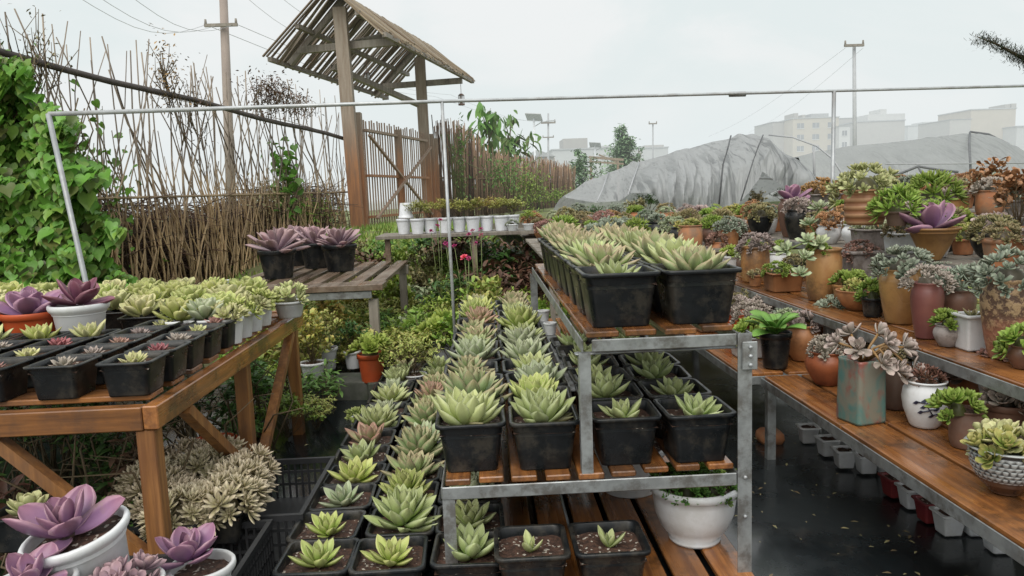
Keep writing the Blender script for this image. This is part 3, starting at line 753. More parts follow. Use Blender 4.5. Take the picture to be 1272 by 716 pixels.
# ================================================================== FRONT LEFT: purple plants and cream mass
CR = surf('crate plastic', (.02, .021, .022), (.03, .03, .032), .45, None, 10, bmp=.1)
def crate(px, loc, w, d, h, label, rz=0):
    e = empty('plastic_crate', loc, rz, label, 'crate', 'black plastic crates at the front left')
    mb = MB()
    mb.box((-w/2, -d/2, 0), (w/2, d/2, .006)); rim = MB()
    for s in (-1, 1):
        rim.box((-w/2-.006, s*d/2-.006, h-.016), (w/2+.006, s*d/2+.006, h)); rim.box((s*w/2-.006, -d/2+.0065, h-.0165), (s*w/2+.006, d/2-.0065, h-.0005))
        n = int(w/.02)
        for k in range(n+1): mb.box((-w/2+k*w/n-.003, s*d/2-.003, .006), (-w/2+k*w/n+.003, s*d/2+.003, h-.016))
        n = int(d/.02)
        for k in range(1, n): mb.box((s*w/2-.003, -d/2+k*d/n-.003, .006), (s*w/2+.003, -d/2+k*d/n+.003, h-.016))
        for zz in (h*.35, h*.65): mb.box((-w/2, s*d/2-.002, zz), (w/2, s*d/2+.002, zz+.008)); mb.box((s*w/2-.002, -d/2, zz+.001), (s*w/2+.002, d/2, zz+.007))
    mb.build('basket', CR, e, False); rim.build('rim', CR, e, False); return e
WPL = pot('white', .112, .135, .80, flute, 36)
crate(0, (-.78, 1.34, .03), .40, .34, .20, 'black slatted crate under the big white pot at lower left')
def rimpot(label, px, py, Y, r_, h, kind, key, lm, s_, seat=0, **k):
    p = atY(px, py, Y); return potted(label, (p.x, p.y, p.z-h), pot(kind, r_, h, .84, flute, 36), M['white'], LIB[key[0]][key[1]], M[lm], sc_=s_, seat=seat, **k)
rimpot('big ribbed white pot with open purple rosette among loose leaves at lower left', 110, 652, 1.26, .086, .12, 'white', ('purple', 2), 'purple', .92, .004, rz=.4, tilt=(.12, -.14), offs=(-.02, .01))
rimpot('mauve rosette in white round pot by the crate', 250, 700, 1.32, .060, .11, 'white', ('purple', 3), 'purple', .70, .02, rz=1.4, offs=(-.025, 0))
rimpot('bushy dusty mauve rosette cluster cut by the lower edge of the picture', 155, 722, 1.20, .062, .11, 'white', ('bigcluster', 0), 'purplepale', .75, 0)
rimpot('mauve rosette cut by the bottom left of the picture below the big white pot', 40, 722, 1.15, .065, .11, 'white', ('purple', 0), 'purple', .68, .005, rz=3)
p = atZ(6, 690, .25)
potted('small yellow rosette on a long stalk at the bottom left corner', (p.x-.02, p.y+.12, .22), SMP, M['black'], pick('lime'), M['limecream'], sc_=.8)
# cream masses
crate(1, (-.80, 1.62, .03), .46, .40, .13, 'black crate holding the nearer cream succulents')
crate(2, (-.72, 2.06, .03), .44, .42, .13, 'black crate holding the farther cream succulents')
k = 0
NC = []
for s in range(5):
    r = random.Random(300+s); mb = MB(); cluster(mb, T['narrow'], 24, .075, .055, 20, .036, r, el0=85, el1=-5, wid=1.15); NC.append(mb.mesh('narrow_cluster', M['cream']))
cp = [(210, 600), (255, 575), (250, 615), (300, 590), (275, 555), (313, 572), (285, 610), (232, 622), (200, 590), (238, 562), (222, 612)]
for k, (px, py) in enumerate(cp):
    p = atZ(px-9, py, .235)
    potted('cream narrow leaved cushion in black pot, %s of the pale mass in crates' % ORD[k], (p.x, p.y, .115), SMP, M['black'], NC[k % 5], M['cream'], group='cream succulents in crates', sc_=rnd.uniform(.95, 1.12), seat=.01)

# ================================================================== PURPLE BENCH
bz = .52
BX0, BX1, BY0, BY1 = -1.42, atZ(478, 350, bz).x, 3.86, 5.25
be = empty('plank_bench', (-.9, 3.86, 0), 0, 'weathered slatted bench carrying the mauve rosettes', 'bench'); bo = (-.9, 3.86, 0)
nsl = 8; wsl = (BX1+.03-BX0)/nsl
for i in range(nsl):
    x = BX0+i*wsl; rbox('slat', (x, BY0+.16, bz-.022), (x+wsl-.04, BY1, bz), M['benchwood'], be, bo)
rbox('front_board', (BX0-.03, BY0-.02, bz-.034), (BX1, BY0+.152, bz-.002), M['benchwood'], be, bo)
rbox('rail', (BX0, BY0-.01, bz-.075), (BX1-.06, BY0+.008, bz-.036), M['steel'], be, bo)
rbox('rail', (BX0, BY1-.12, bz-.085), (BX1, BY1-.08, bz-.0235), M['greywood'], be, bo)
for (x, y) in ((BX1-.06, BY0+.02), (BX1-.04, BY1-.12), (BX0+.05, BY0+.02), (BX0+.05, BY1-.12)): rbox('leg', (x-.024, y+.0, 0), (x+.024, y+.05, bz-.086), M['greywood'], be, bo)
for k, (px, py, s_) in enumerate(((343, 347, 1.18), (392, 334, 1.05), (421, 338, 1.02), (364, 331, 1.05))):
    p = atZ(px, py, bz)
    potted(['mauve pink open rosette in the frontmost black bucket on the bench', 'dark mauve rosette in the middle black bucket on the bench', 'purple rosette in the right black bucket on the bench', 'mauve rosette in the rear black bucket on the bench'][k],
           (p.x, p.y+.06, bz), pot('plant', .108, .165, .9), M['black'], LIB['purplebig'][k % 3], M['purplepale'], group='black buckets of mauve rosettes on the bench', sc_=s_)

# ================================================================== RIGHT SHELVES
rs = empty('tiered_shelf', (1.0, 2.0, 0), 0, 'long tiered steel and orange plank staging on the right full of ceramic pots', 'shelf'); ro = (1.0, 2.0, 0)
def tier(x0, x1, y0, y1, z, n, seg=None, mat=None, beam=True):
    planks(x0+.006, x1, n, y0, y1, z-.014, gap=.010, seg=seg, mat=mat, parent=rs, org=ro)
    if beam:
        rbox('beam', (x0-.004, y0-.01, z-.034), (x0-.001, y1, z-.004), M['steel'], rs, ro)
        rbox('beam', (x0-.001, y0-.012, z-.035), (x1, y0-.009, z-.006), M['steel'], rs, ro)
Z1, Z2, Z3, Z4 = .32, .50, .655, .78
tier(.900, 1.40, .70, 2.40, Z1, 4, [1.2])
tier(.85, 1.45, 2.44, 4.2, Z1-.002, 4, [.9])
tier(1.145, 1.59, .80, 4.3, Z2, 4, [1.1, .9])
tier(1.60, 2.15, 1.2, 5.0, Z3, 5, [1.3], M['greywood'])
tier(2.16, 3.3, 1.4, 5.6, Z4, 7, [1.3], M['greywood'])
def apost(x, y, z): 
    mb = MB(); mb.box((-.014, 0, 0), (.014, .003, z)); mb.box((-.014, .003, 0), (-.011, .026, z)); mb.build('post', M['steel'], rs, False, (x-1, y-2, 0))
for (x, y, z) in ((.935, 2.40, Z1-.036), (1.2, 2.55, Z2-.036), (1.19, 4.2, Z2-.036), (1.19, 1.4, Z2-.036), (1.62, 2.6, Z3-.036), (1.62, 1.3, Z3-.036), (2.18, 3.0, Z4-.036), (.88, 4.1, Z1-.04), (3.2, 3, Z4-.036), (1.38, 1.0, Z1-.04)): apost(x, y, z)
# brick at the foot of the shelf leg
p = atZ(952, 551, .03); o = MB()
loft(o, [[(x, y, z) for x, y in rsq(w, w*.2)] for w, z in ((.075, 0), (.088, .015), (.082, .034), (.06, .046))], True, True)
o = o.build('foot_stone', M['terra'], None, True, (p.x+.02, p.y+.02, .028)); tag(o, 'orange brown stone at the foot of the steel shelf leg', 'stone')
# back ground bench
bb = empty('low_bench', (1.0, 4.6, 0), 0, 'weathered low staging carrying massed pots behind the racks', 'bench'); bbo = (1.0, 4.6, 0)
for i in range(8): rbox('plank', (.30, 3.95+i*.36, .60), (2.05, 4.24+i*.36, .62), M['greywood'], bb, bbo)
for (x, y) in ((.34, 4.0), (2.0, 4.0), (.34, 6.6), (2.0, 6.6)): rbox('leg', (x, y, 0), (x+.05, y+.05, .598), M['greywood'], bb, bbo)

# ---- hand placed pots: (name words, px centre, py base, shelf z, width px, height px, kind, pot mat, plant key, leaf mat, plant scale)
def hp(label, px, py, z, wpx, hpx, kind, pm, key, lm, s_=1.0, seat=0.0, mod=None, offs=(0, 0), back=0.0, name='potted_succulent', rz=None):
    p = atZ(px, py, z); Y = p.y; w = psize(wpx, Y); h = psize(hpx, Y)*1.02
    y = Y+w*.45+back
    x = p.x*(y/Y)
    pt = sqpot(round(w, 3), round(w*.8, 3), round(h, 3), .88, .1) if kind == 'sq' else pot(kind, w/2, h, .92, mod, 32)
    pl = None
    if key in LIB: pl = rnd.choice(LIB[key])
    elif key in BUSH: pl = rnd.choice(BUSH[key])
    return potted(label, (x, y, z+.002), pt, M[pm], pl, M[lm] if lm else None, sc_=s_*(.86 if z > .3 and key in ('cluster', 'spiky', 'bigcluster', 'orangebush') else 1), seat=seat, offs=offs, name=name, rz=rz, group=None)
# lower shelf
hp('bright green paddle leaved plant in black pot on the steel corner of the lower shelf', 963, 461, Z1, 42, 46, 'plant', 'black', 'paddle', 'paddleg', .80)
hp('lilac grey rosettes in round burnt orange jar on the lower shelf', 1027, 484, Z1, 56, 44, 'jar', 'orangejar', 'cluster', 'lilac', .9)
hp('pink grey rosettes in brown jar half behind the burnt orange jar', 996, 452, Z1, 46, 46, 'jar', 'brown', 'bigcluster', 'lilac', .9)
hp('grey pink rosettes in brick red pot behind the paddle leaved plant', 934, 438, Z1, 36, 42, 'plant', 'redpl', 'cluster', 'lilac', 1.1)
hp('grey pink rosettes in red pot at the shaded back of the lower shelf', 915, 425, Z1, 36, 40, 'plant', 'redpl', 'cluster', 'lilac', 1.0)
hp('dark spiky rosette in white belly jar with a blue painted branch', 1148, 538, Z1, 58, 62, 'belly', 'white', 'spiky', 'redbrown', .62)
hp('brown pot half hidden between the painted vase and the white belly jar', 1112, 512, Z1, 38, 60, 'cyl', 'dkbrown', 'cluster', 'olive', .7)
hp('bushy dusty rosettes in brown pot at the back of the lower shelf', 1175, 500, Z1, 50, 40, 'plant', 'dkbrown', 'cluster', 'lilac', .9)
hp('spilling green leafy succulent in small dark brown cup on the lower shelf', 1200, 562, Z1, 44, 50, 'cyl', 'dkbrown', 'aeonium', 'bright', .8, offs=(-.03, -.01))
hp('lilac rosettes behind the scaly grey bowl on the lower shelf', 1248, 560, Z1, 60, 55, 'plant', 'dkbrown', 'bigcluster', 'lilac', .8)
# upper shelf
hp('pink grey rosettes in tan round jar on the upper shelf', 938, 352, Z2, 36, 44, 'cyl', 'tan', 'cluster', 'lilac', 1.2)
hp('bright green clusters in low brown rectangular planter on the upper shelf', 972, 364, Z2, 44, 24, 'sq', 'brown', 'cluster', 'bright', .9, offs=(-.03, -.02))
hp('trailing pale green plant over a tall glossy brown cylinder pot', 1023, 376, Z2, 44, 66, 'cyl', 'tan', 'cluster', 'bright', .7, offs=(-.03, -.01))
hp('tiny olive plant in small brown pot below the tan round jar', 938, 357, Z2, 18, 14, 'plant', 'brown', 'limecl', 'olive', .6)
hp('cream pink cluster in grey carved square pot on the upper shelf', 1068, 372, Z2, 40, 58, 'sq', 'greyclay', 'cluster', 'pink', .95, back=.05)
hp('straggling green plant in small brown jar on the upper shelf', 1078, 378, Z2, 34, 30, 'jar', 'dkbrown', 'aeonium', 'bright', .55, offs=(-.06, -.02))
hp('yellow green plant in small black pot in front of the golden jar', 1084, 396, Z2, 30, 24, 'plant', 'black', 'aeonium', 'bright', .8)
hp('blue grey dome of rosettes in tall golden jar on the upper shelf', 1118, 406, Z2, 54, 70, 'tall', 'gold', 'cluster', 'blue', 1.3)
hp('dusty pink rosettes in maroon jar beside the golden jar', 1150, 424, Z2, 40, 72, 'tall', 'maroon', 'cluster', 'lilac', .95)
hp('grey green rosettes in dark jar behind the white tapered pot', 1188, 425, Z2, 44, 60, 'tall', 'dkbrown', 'spiky', 'blue', 1.0, back=.05)
hp('fresh green feathery plant in small grey mauve jar', 1176, 434, Z2, 34, 28, 'jar', 'greyclay', 'aeonium', 'bright', .62)
hp('small dry sprig in white square tapered pot on the upper shelf', 1207, 438, Z2, 36, 46, 'sq', 'white', 'seedling', 'olive', .6)
hp('blue green rosette dome on a tall speckled brown urn', 1249, 452, Z2, 66, 105, 'tall', 'speckle', 'cluster', 'blue', 1.3)
hp('grass green feathery plant in small pot at the right end of the upper shelf', 1268, 462, Z2, 34, 30, 'jar', 'dkbrown', 'aeonium', 'bright', .75)
# third and fourth tiers
hp('large mauve rosette in ochre cone bowl on the third tier', 1158, 327, Z3, 66, 42, 'cone', 'gold', 'purple', 'purple', 1.25, seat=.0)
hp('brown green dome in round black pot on the third tier', 1231, 326, Z3, 52, 34, 'bowl', 'black', 'cluster', 'olive', 1.15)
hp('orange brown bush in terracotta pot at the right of the third tier', 1262, 318, Z3, 46, 34, 'plant', 'terra', 'orangebush', 'rust', 1.1)
hp('rusty brown twiggy bush behind the black round pot', 1225, 300, Z3, 46, 34, 'plant', 'terra', 'orangebush', 'rust', 1.2)
hp('lime clusters in long terracotta planter on the third tier', 1098, 303, Z3, 60, 18, 'sq', 'terra', 'cluster', 'bright', 1.1)
hp('yellow green small bush between the mauve rosette and the black round pot', 1196, 318, Z3, 30, 20, 'plant', 'terra', 'cluster', 'yellowg', .9)
hp('purple rosette on a tall dark brown vase on the third tier', 984, 296, Z3, 36, 48, 'tall', 'dkbrown', 'purple', 'purple', 1.1)
hp('brown green cluster in black bowl beside the tall dark brown vase', 944, 294, Z3, 32, 24, 'bowl', 'black', 'cluster', 'olive', 1.35)
hp('pale trailing green plant in terracotta bowl on the third tier', 1012, 290, Z3, 30, 22, 'bowl', 'terra', 'spiky', 'green', 1.0)
hp('pale green rosettes in wide striped terracotta pot on the fourth tier', 1074, 281, Z4, 50, 44, 'cyl', 'striped', 'cluster', 'limecream', 1.7)
hp('lime yellow bush in dark pot right of the striped terracotta pot', 1114, 282, Z4, 30, 18, 'plant', 'dkbrown', 'spiky', 'bright', 1.3)
hp('lime yellow trailing dome on the fourth tier behind the mauve rosette', 1158, 270, Z4, 38, 22, 'plant', 'greyclay', 'spiky', 'bright', 1.7)
hp('brown pink rosettes in grey box on the fourth tier', 1020, 262, Z4, 40, 20, 'sq', 'greyclay', 'cluster', 'rust', 1.7)
# back bench hand placed
BZ = .622
hp('bright green dome in small white pot behind the top shelf', 852, 291, BZ, 24, 12, 'plant', 'white', 'cluster', 'bright', 1.2)
hp('grey green dome in terracotta pot at the end of the top shelf', 719, 283, BZ, 20, 18, 'plant', 'terra', 'cluster', 'blue', 1.4)
hp('slim tan tall pot with small green tuft behind the top shelf', 800, 291, BZ, 11, 24, 'cyl', 'tan', 'limecl', 'green', .8)
hp('rounded tan pot with low rosettes behind the top shelf', 777, 292, BZ, 12, 12, 'cyl', 'tan', 'limecl', 'olive', .6)
hp('small square terracotta pot with grey rosettes behind the top shelf', 889, 288, BZ, 15, 14, 'sq', 'terra', 'cluster', 'blue', 1.0)
hp('pale green glazed bowl with mixed rosettes behind the top shelf', 910, 290, BZ, 42, 16, 'bowl', 'agavgrey', 'cluster', 'yellowg', 1.6)
hp('pale rounded grey green hummock in a low pot left of the terracotta pot', 700, 285, BZ, 26, 10, 'bowl', 'greyclay', 'cluster', 'agavgrey', 1.5)

# teal and red painted vase, scale bowl
mt, nt, b = newmat('painted teal and red vase'); v = coords(nt, (1, 1, 1), rand=False)
sx = nt.nodes.new('ShaderNodeSeparateXYZ'); nt.links.new(v, sx.inputs[0])
n1 = noise(nt, 9, 5, .6, v, 1.0); n2 = noise(nt, 14, 4, .6, coords(nt, (1, 1, .5)))
c = mixc(nt, ramp(nt, n1, .4, .6), (.25, .24, .19), (.10, .24, .22))
c = mixc(nt, math_(nt, 'MULTIPLY', ramp(nt, n2, .5, .62), .8), c, (.34, .075, .055))
nt.links.new(c, b.inputs['Base Color']); b.inputs['Roughness'].default_value = .35; bump(nt, b, n1, .2); M['teal'] = mt
p = atZ(1080, 529, Z1); Yv = p.y; w = psize(46, Yv); h = psize(84, Yv)
e = empty('painted_vase', (p.x, Yv+w*.5, Z1+.002), .25, 'tall rectangular teal and red painted vase with trailing lilac rosettes', 'potted plant')
mb = MB(); loft(mb, [[(x, y, z) for x, y in rsq(ww, ww*.12)] for ww, z in ((w*.96, 0), (w, .006), (w*.94, h*.96), (w*.97, h), (w*.82, h), (w*.8, h*.9))]); mb.build('vase', M['teal'], e)
mb = MB(); mb.box((-w*.4, -w*.4, h*.8), (w*.4, w*.4, h*.93)); mb.build('soil', M['soil'], e)
r = random.Random(5); fl = MB(); st = MB()
heads = [(-.03, -.02, .03), (.03, -.05, .045), (.05, .0, .06), (-.01, .03, .06), (.085, -.05, .03), (.10, -.07, -.03), (.07, -.08, -.05), (.0, -.07, .0), (-.05, .03, .04), (.12, -.02, .02), (.035, -.085, -.02)]
for hx, hy, hz in heads:
    n_ = Vector((hx*2, hy*2-.02, .06)).normalized(); sub = MB(); rosette(sub, T['spoon'], 14, .036, r, 78, 5, .008, .005, (axm(n_), np.array([hx, hy, h+hz])), jit=1.6); fl.add(np.concatenate(sub.v), sub.f, np.concatenate(sub.c))
    st.tube([(0, 0, h*.9), (hx*.5, hy*.5, h+.03), (hx, hy, h+hz)], .0035, 5)
st.build('stems', M['rust'], e); fl.build('rosettes', M['lilac'], e)

def scalemod_bowl(r_, h):
    seg, rows = 96, 60
    P = sc(PR['bowl'], 1.0, 1.0); zs = np.array([q[1] for q in P]); rs_ = np.array([q[0] for q in P])
    rings = []; C = []
    for i in range(rows+1):
        z = i/rows; rr = np.interp(z, zs, rs_)*.95; rg = []
        for k in range(seg):
            t = k/seg*30; row = z*11; s_ = (t+(.5 if int(row) % 2 else 0)) % 1
            bu = max(0, 1-((s_-.5)*2)**2-(1-(row % 1))**2*.8) if .32 < z < .90 else 0
            a = 2*math.pi*k/seg; q = rr*(1+.045*bu)
            rg.append((q*r_*math.cos(a), q*r_*math.sin(a), z*h)); C.append((z, bu, 0))
        rings.append(rg)
    for q, z in ((1.05, 1.0), (1.05, 1.03), (.93, 1.03), (.86, .92)):
        rings.append([(q*r_*math.cos(2*math.pi*k/seg), q*r_*math.sin(2*math.pi*k/seg), z*h) for k in range(seg)]); C += [(1, 1, 0)]*seg
    mb = MB(); loft(mb, rings, True, False, np.array(C)); return mb
mt, nt, b = newmat('scaled grey glaze'); a = nt.nodes.new('ShaderNodeAttribute'); a.attribute_name = 'Col'
sp = nt.nodes.new('ShaderNodeSeparateColor'); nt.links.new(a.outputs['Color'], sp.inputs[0])
c = mixc(nt, ramp(nt, sp.outputs[1], .05, .7), (.05, .05, .05), (.42, .44, .44)); c = mixc(nt, ramp(nt, sp.outputs[0], .42, .30), c, (.10, .05, .03))
nt.links.new(c, b.inputs['Base Color']); b.inputs['Roughness'].default_value = .22
p = atZ(1264, 624, Z1); Yv = p.y; w = psize(92, Yv+.08)
e = empty('potted_succulent', (p.x+.01, Yv+.05, Z1+.002), 0, 'large fish scale patterned grey bowl with yellow green rosettes at right', 'potted plant')
scalemod_bowl(w/2, w*.66).build('pot', mt, e)
inst('rosette_cluster', LIB['bigcluster'][0], M['limecream'], e, (.0, 0, w*.58), (0, 0, 1), .85); inst('rosette_cluster', LIB['bigcluster'][1], M['yellowg'], e, (-.025, -.02, w*.58), (0, 0, 2), .7)
inst('soil', pot('plant', w*.44, .03, .9)[1], None, e, (0, 0, w*.56))
# painted branch on the white belly jar: a thin dark blue relief
jar = [o for o in col.objects if o.get('label', '').startswith('dark spiky rosette in white belly jar')][0]
mb = MB(); jr = psize(58, jar.location.y)/2; jh = psize(62, jar.location.y)
def onjar(a, z):
    xs = [q[1]/1.0 for q in sc(PR['belly'], 1, 1)]; rr = np.interp(z, xs, [q[0] for q in sc(PR['belly'], jr, 1)])+.0012
    return (rr*math.sin(a), -rr*math.cos(a), z*jh)
for pts in ([(-.9, .62), (-.5, .60), (-.1, .72)], [(-.5, .60), (-.35, .45), (-.2, .35)], [(-.35, .45), (-.7, .40)], [(-.35, .47), (.0, .48)], [(-.2, .35), (.1, .38)]):
    mb.tube([onjar(a, z) for a, z in pts], .0016, 4)
for (a, z) in ((-.9, .60), (-.72, .40), (-.05, .48), (-.15, .72), (-.55, .66), (.1, .38), (-.25, .33), (-.6, .52)):
    q = Vector(onjar(a, z)); V = [onjar(a-.16, z-.03), onjar(a, z+.04), onjar(a+.15, z+.02), onjar(a, z-.045)]; mb.add(V, [(0, 1, 2, 3)])
mb.build('painted_branch', surf('dark blue glaze', (.02, .025, .05), (.03, .03, .06), .3, None, 10, bmp=0), jar)
jar.rotation_euler.z = 0
# trailing stem over the tall brown cylinder
cyl = [o for o in col.objects if o.get('label', '').startswith('trailing pale green plant over')][0]
r = random.Random(9); hcy = psize(66, cyl.location.y)
for path in ([(0, 0, hcy), (-.04, -.05, hcy+.02), (-.11, -.08, hcy-.03), (-.13, -.09, hcy-.09)], [(0, 0, hcy), (-.08, -.03, hcy+.03), (-.17, -.05, hcy+.0)], [(0, 0, hcy), (-.05, .02, hcy+.09), (-.02, .0, hcy+.15)]):
    st = MB(); st.tube(path, .004, 5); st = st.build('trailing_stem', M['greenstem'], cyl)
    for q in path[1:]:
        nn = Vector((r.uniform(-1, .2), r.uniform(-1, 0), .8)); sub = MB(); rosette(sub, T['spoonlo'], 14, .042, r, 78, 0, .008, .004, (axm(nn), np.array(q))); sub.build('rosette', M['agavgrey'], st)

# fillers
def occupied(x, y, z, d):
    for o in col.objects:
        if o.type == 'EMPTY' and o.get('category') == 'potted plant' and abs(o.location.z-z) < .1 and math.hypot(o.location.x-x, o.location.y-y) < d: return True
    return False
bpy.context.view_layer.update()
FP = [pot('plant', .055, .08, .9), pot('bowl', .07, .07, .9), pot('jar', .06, .09, .9), pot('cyl', .05, .10, .9), pot('tall', .055, .12, .9), sqpot(.11, .09, .07, .9)]
FPN = ['pot', 'bowl', 'round jar', 'cylinder pot', 'tall jar', 'square pot']
FPM = [('terra', 'terracotta'), ('brown', 'brown'), ('dkbrown', 'dark brown'), ('black', 'black'), ('tan', 'tan'), ('greyclay', 'grey'), ('white', 'white'), ('terra', 'terracotta')]
FKY = [('cluster', 'blue', 'blue grey rosettes'), ('cluster', 'lilac', 'lilac grey rosettes'), ('cluster', 'olive', 'olive brown rosettes'), ('cluster', 'agavgrey', 'grey green rosettes'), ('spiky', 'bright', 'bright green spikes'),
       ('cluster', 'rust', 'rusty rosettes'), ('bigcluster', 'lilac', 'broad lilac rosettes'), ('spiky', 'olive', 'olive spikes'), ('bigcluster', 'blue', 'broad blue green rosettes'), ('aeonium', 'bright', 'bright green rosettes'), ('cluster', 'pink', 'dusty pink rosettes'), ('limecl', 'yellowg', 'yellow green rosettes')]
def filler(x0, x1, y0, y1, z, dx, dy, where, grp, smin=.9, smax=1.3, wts=None, lo=.095):
    i = 0; y = y0; rr = random.Random(int(z*1000+y0*10))
    while y < y1:
        x = x0+rr.uniform(0, dx*.3); j = 0
        while x < x1:
            if not occupied(x, y, z, lo) and rr.random() < .93:
                pi = rr.randrange(6); pm = rr.choice(FPM); ky = rr.choice(FKY); s_ = rr.uniform(smin, smax)
                potted(f"{ky[2]}, {pm[1]} {FPN[pi]}, {ORD[i]} row back, {ORD[j]} from left, {where}", (x+rr.uniform(-.02, .02), y+rr.uniform(-.03, .03), z), FP[pi], M[pm[0]], rr.choice(LIB[ky[0]]), M[ky[1]], name='potted_shrublet' if ky[0] == 'spiky' else 'potted_sedum', group=grp, sc_=s_, psc=rr.uniform(.9, 1.35))
            x += dx*rr.uniform(.85, 1.2); j += 1
        y += dy*rr.uniform(.95, 1.05); i += 1
filler(1.28, 1.42, 1.6, 2.4, Z1+.002, .2, .18, 'lower shelf back', 'pots at the back of the lower shelf')
filler(.95, 1.42, 2.7, 4.1, Z1+.002, .17, .19, 'far lower shelf', 'pots on the far lower shelf', .8, 1.1)
filler(1.27, 1.60, 2.2, 4.2, Z2+.002, .16, .17, 'upper shelf', 'pots filling the upper shelf', .75, 1.0)
filler(1.66, 2.12, 2.2, 4.95, Z3+.002, .165, .19, 'third tier', 'pots filling the third tier', .8, 1.1)
filler(2.22, 3.25, 2.75, 5.5, Z4+.002, .20, .26, 'fourth tier', 'pots filling the fourth tier', .8, 1.15)
filler(.38, 2.0, 4.02, 6.6, BZ, .215, .26, 'low bench', 'pots massed on the low bench', .8, 1.2)
#PART3
# ================================================================== FLOOR POTS UNDER THE RIGHT SHELF
SW = sqpot(.066, .046, .058, .85); 
for k, (px, py, pm, w_) in enumerate(((1054, 583, 'white', 'outer white'), (1082, 590, 'white', 'second white'), (1033, 568, 'white', 'farthest white'), (1106, 590, 'white', 'white inner'), (1068, 566, 'white', 'shaded white'), (1140, 634, 'white', 'white middle'),
        (1187, 668, 'white', 'nearest white'), (1220, 668, 'white', 'white beside the nearest'), (1118, 620, 'dimred', 'red'), (1163, 652, 'dimred', 'red nearer'), (1185, 640, 'white', 'white inner middle'), (1250, 690, 'white', 'white nearest inner'), (1096, 570, 'white', 'second row first white'), (1126, 600, 'white', 'second row second white'), (1160, 612, 'white', 'second row third white'), (1122, 578, 'dimred', 'second row red'), (1056, 556, 'white', 'second row farthest white'), (1008, 552, 'white', 'small far white'))):
    p = atZ(px, py, .034)
    potted(f'{w_} small square pot of soil on wet ground under right shelf', (p.x, p.y+.03, .034), SW, M[pm], None, name='small_pot', cat='pot', group='small square pots under the right shelf', pz=rnd.uniform(-.1, .1))
mb = MB(); r = random.Random(44)
for k in range(170):
    x = r.uniform(-.9, 1.6); y = r.uniform(.9, 4.2)
    if r.random() < .5: x = r.uniform(.55, 1.1); y = r.uniform(1.2, 2.6)
    s_ = r.uniform(.004, .014); put(mb, T['mini'], r.uniform(0, 6.3), R(r.uniform(-5, 15)), s_*1.6, (x, y, .040), r.uniform(.3, 1))
o = mb.build('fallen_leaves', M['olive']); tag(o, 'dry leaf crumbs scattered on the wet black ground cloth', 'leaf litter', kind='stuff')
# pots on the path left of the ground rows
def hpg(label, px, py, wpx, hpx, kind, pm, key, lm, s_=1.0, z=.03, seat=0, **k): return hp(label, px, py, z, wpx, hpx, kind, pm, key, lm, s_, seat, **k)
hpg('pale green leafy rosettes in small white pot on the open path', 368, 535, 30, 26, 'white', 'white', 'aeonium', 'lime', .72, offs=(-.02, 0))
hpg('green rosette in tiny white pot beside the left ground row', 446, 545, 22, 24, 'white', 'white', 'limecl', 'lime', .9)
# cinder blocks
for k, (px, py, w_, h_) in enumerate(((436, 497, .19, .09), (395, 508, .12, .12), (470, 500, .12, .09))):
    p = atZ(px, py, .03); mb = MB(); loft(mb, [[(x, y, z) for x, y in rsq(ww, .008)] for ww, z in ((w_, 0), (w_+.004, .005), (w_+.004, h_-.005), (w_, h_))], True, True)
    o = mb.build('concrete_block', M['concrete'], None, False, (p.x, p.y+.08, .028), .2*k-.1); tag(o, ['mossy concrete block under the orange red pot', 'mossy block under the orange tinged bush', 'low mossy block to the right behind the path'][k], 'concrete block')
hpg('orange tinged bush in white ribbed pot on the mossy block', 390, 477, 34, 24, 'white', 'white', 'orangebush', 'orange', .95, z=.14)
hpg('olive twiggy bush in the second white pot behind the orange tinged bush', 408, 462, 28, 28, 'white', 'white', 'sedum', 'yellowg', 1.0, z=.12)
hpg('round green rosettes in tall orange red pot beside the rows', 463, 478, 36, 36, 'plant', 'redpl', 'aeonium', 'bright', 1.35, z=.11)
hpg('leafy dark plant in small white pot behind the orange red pot', 439, 460, 22, 22, 'plant', 'white', 'leafy', 'deep', .6, z=.11)
hpg('fine leaved olive bush in white bowl right of the orange red pot', 516, 482, 32, 14, 'white', 'white', 'fine', 'yellowg', 1.0, z=.10)
hpg('lime green rosette bush in white pot at the head of the left rows', 549, 450, 32, 26, 'plant', 'white', 'aeonium', 'bright', 1.9, z=.08)

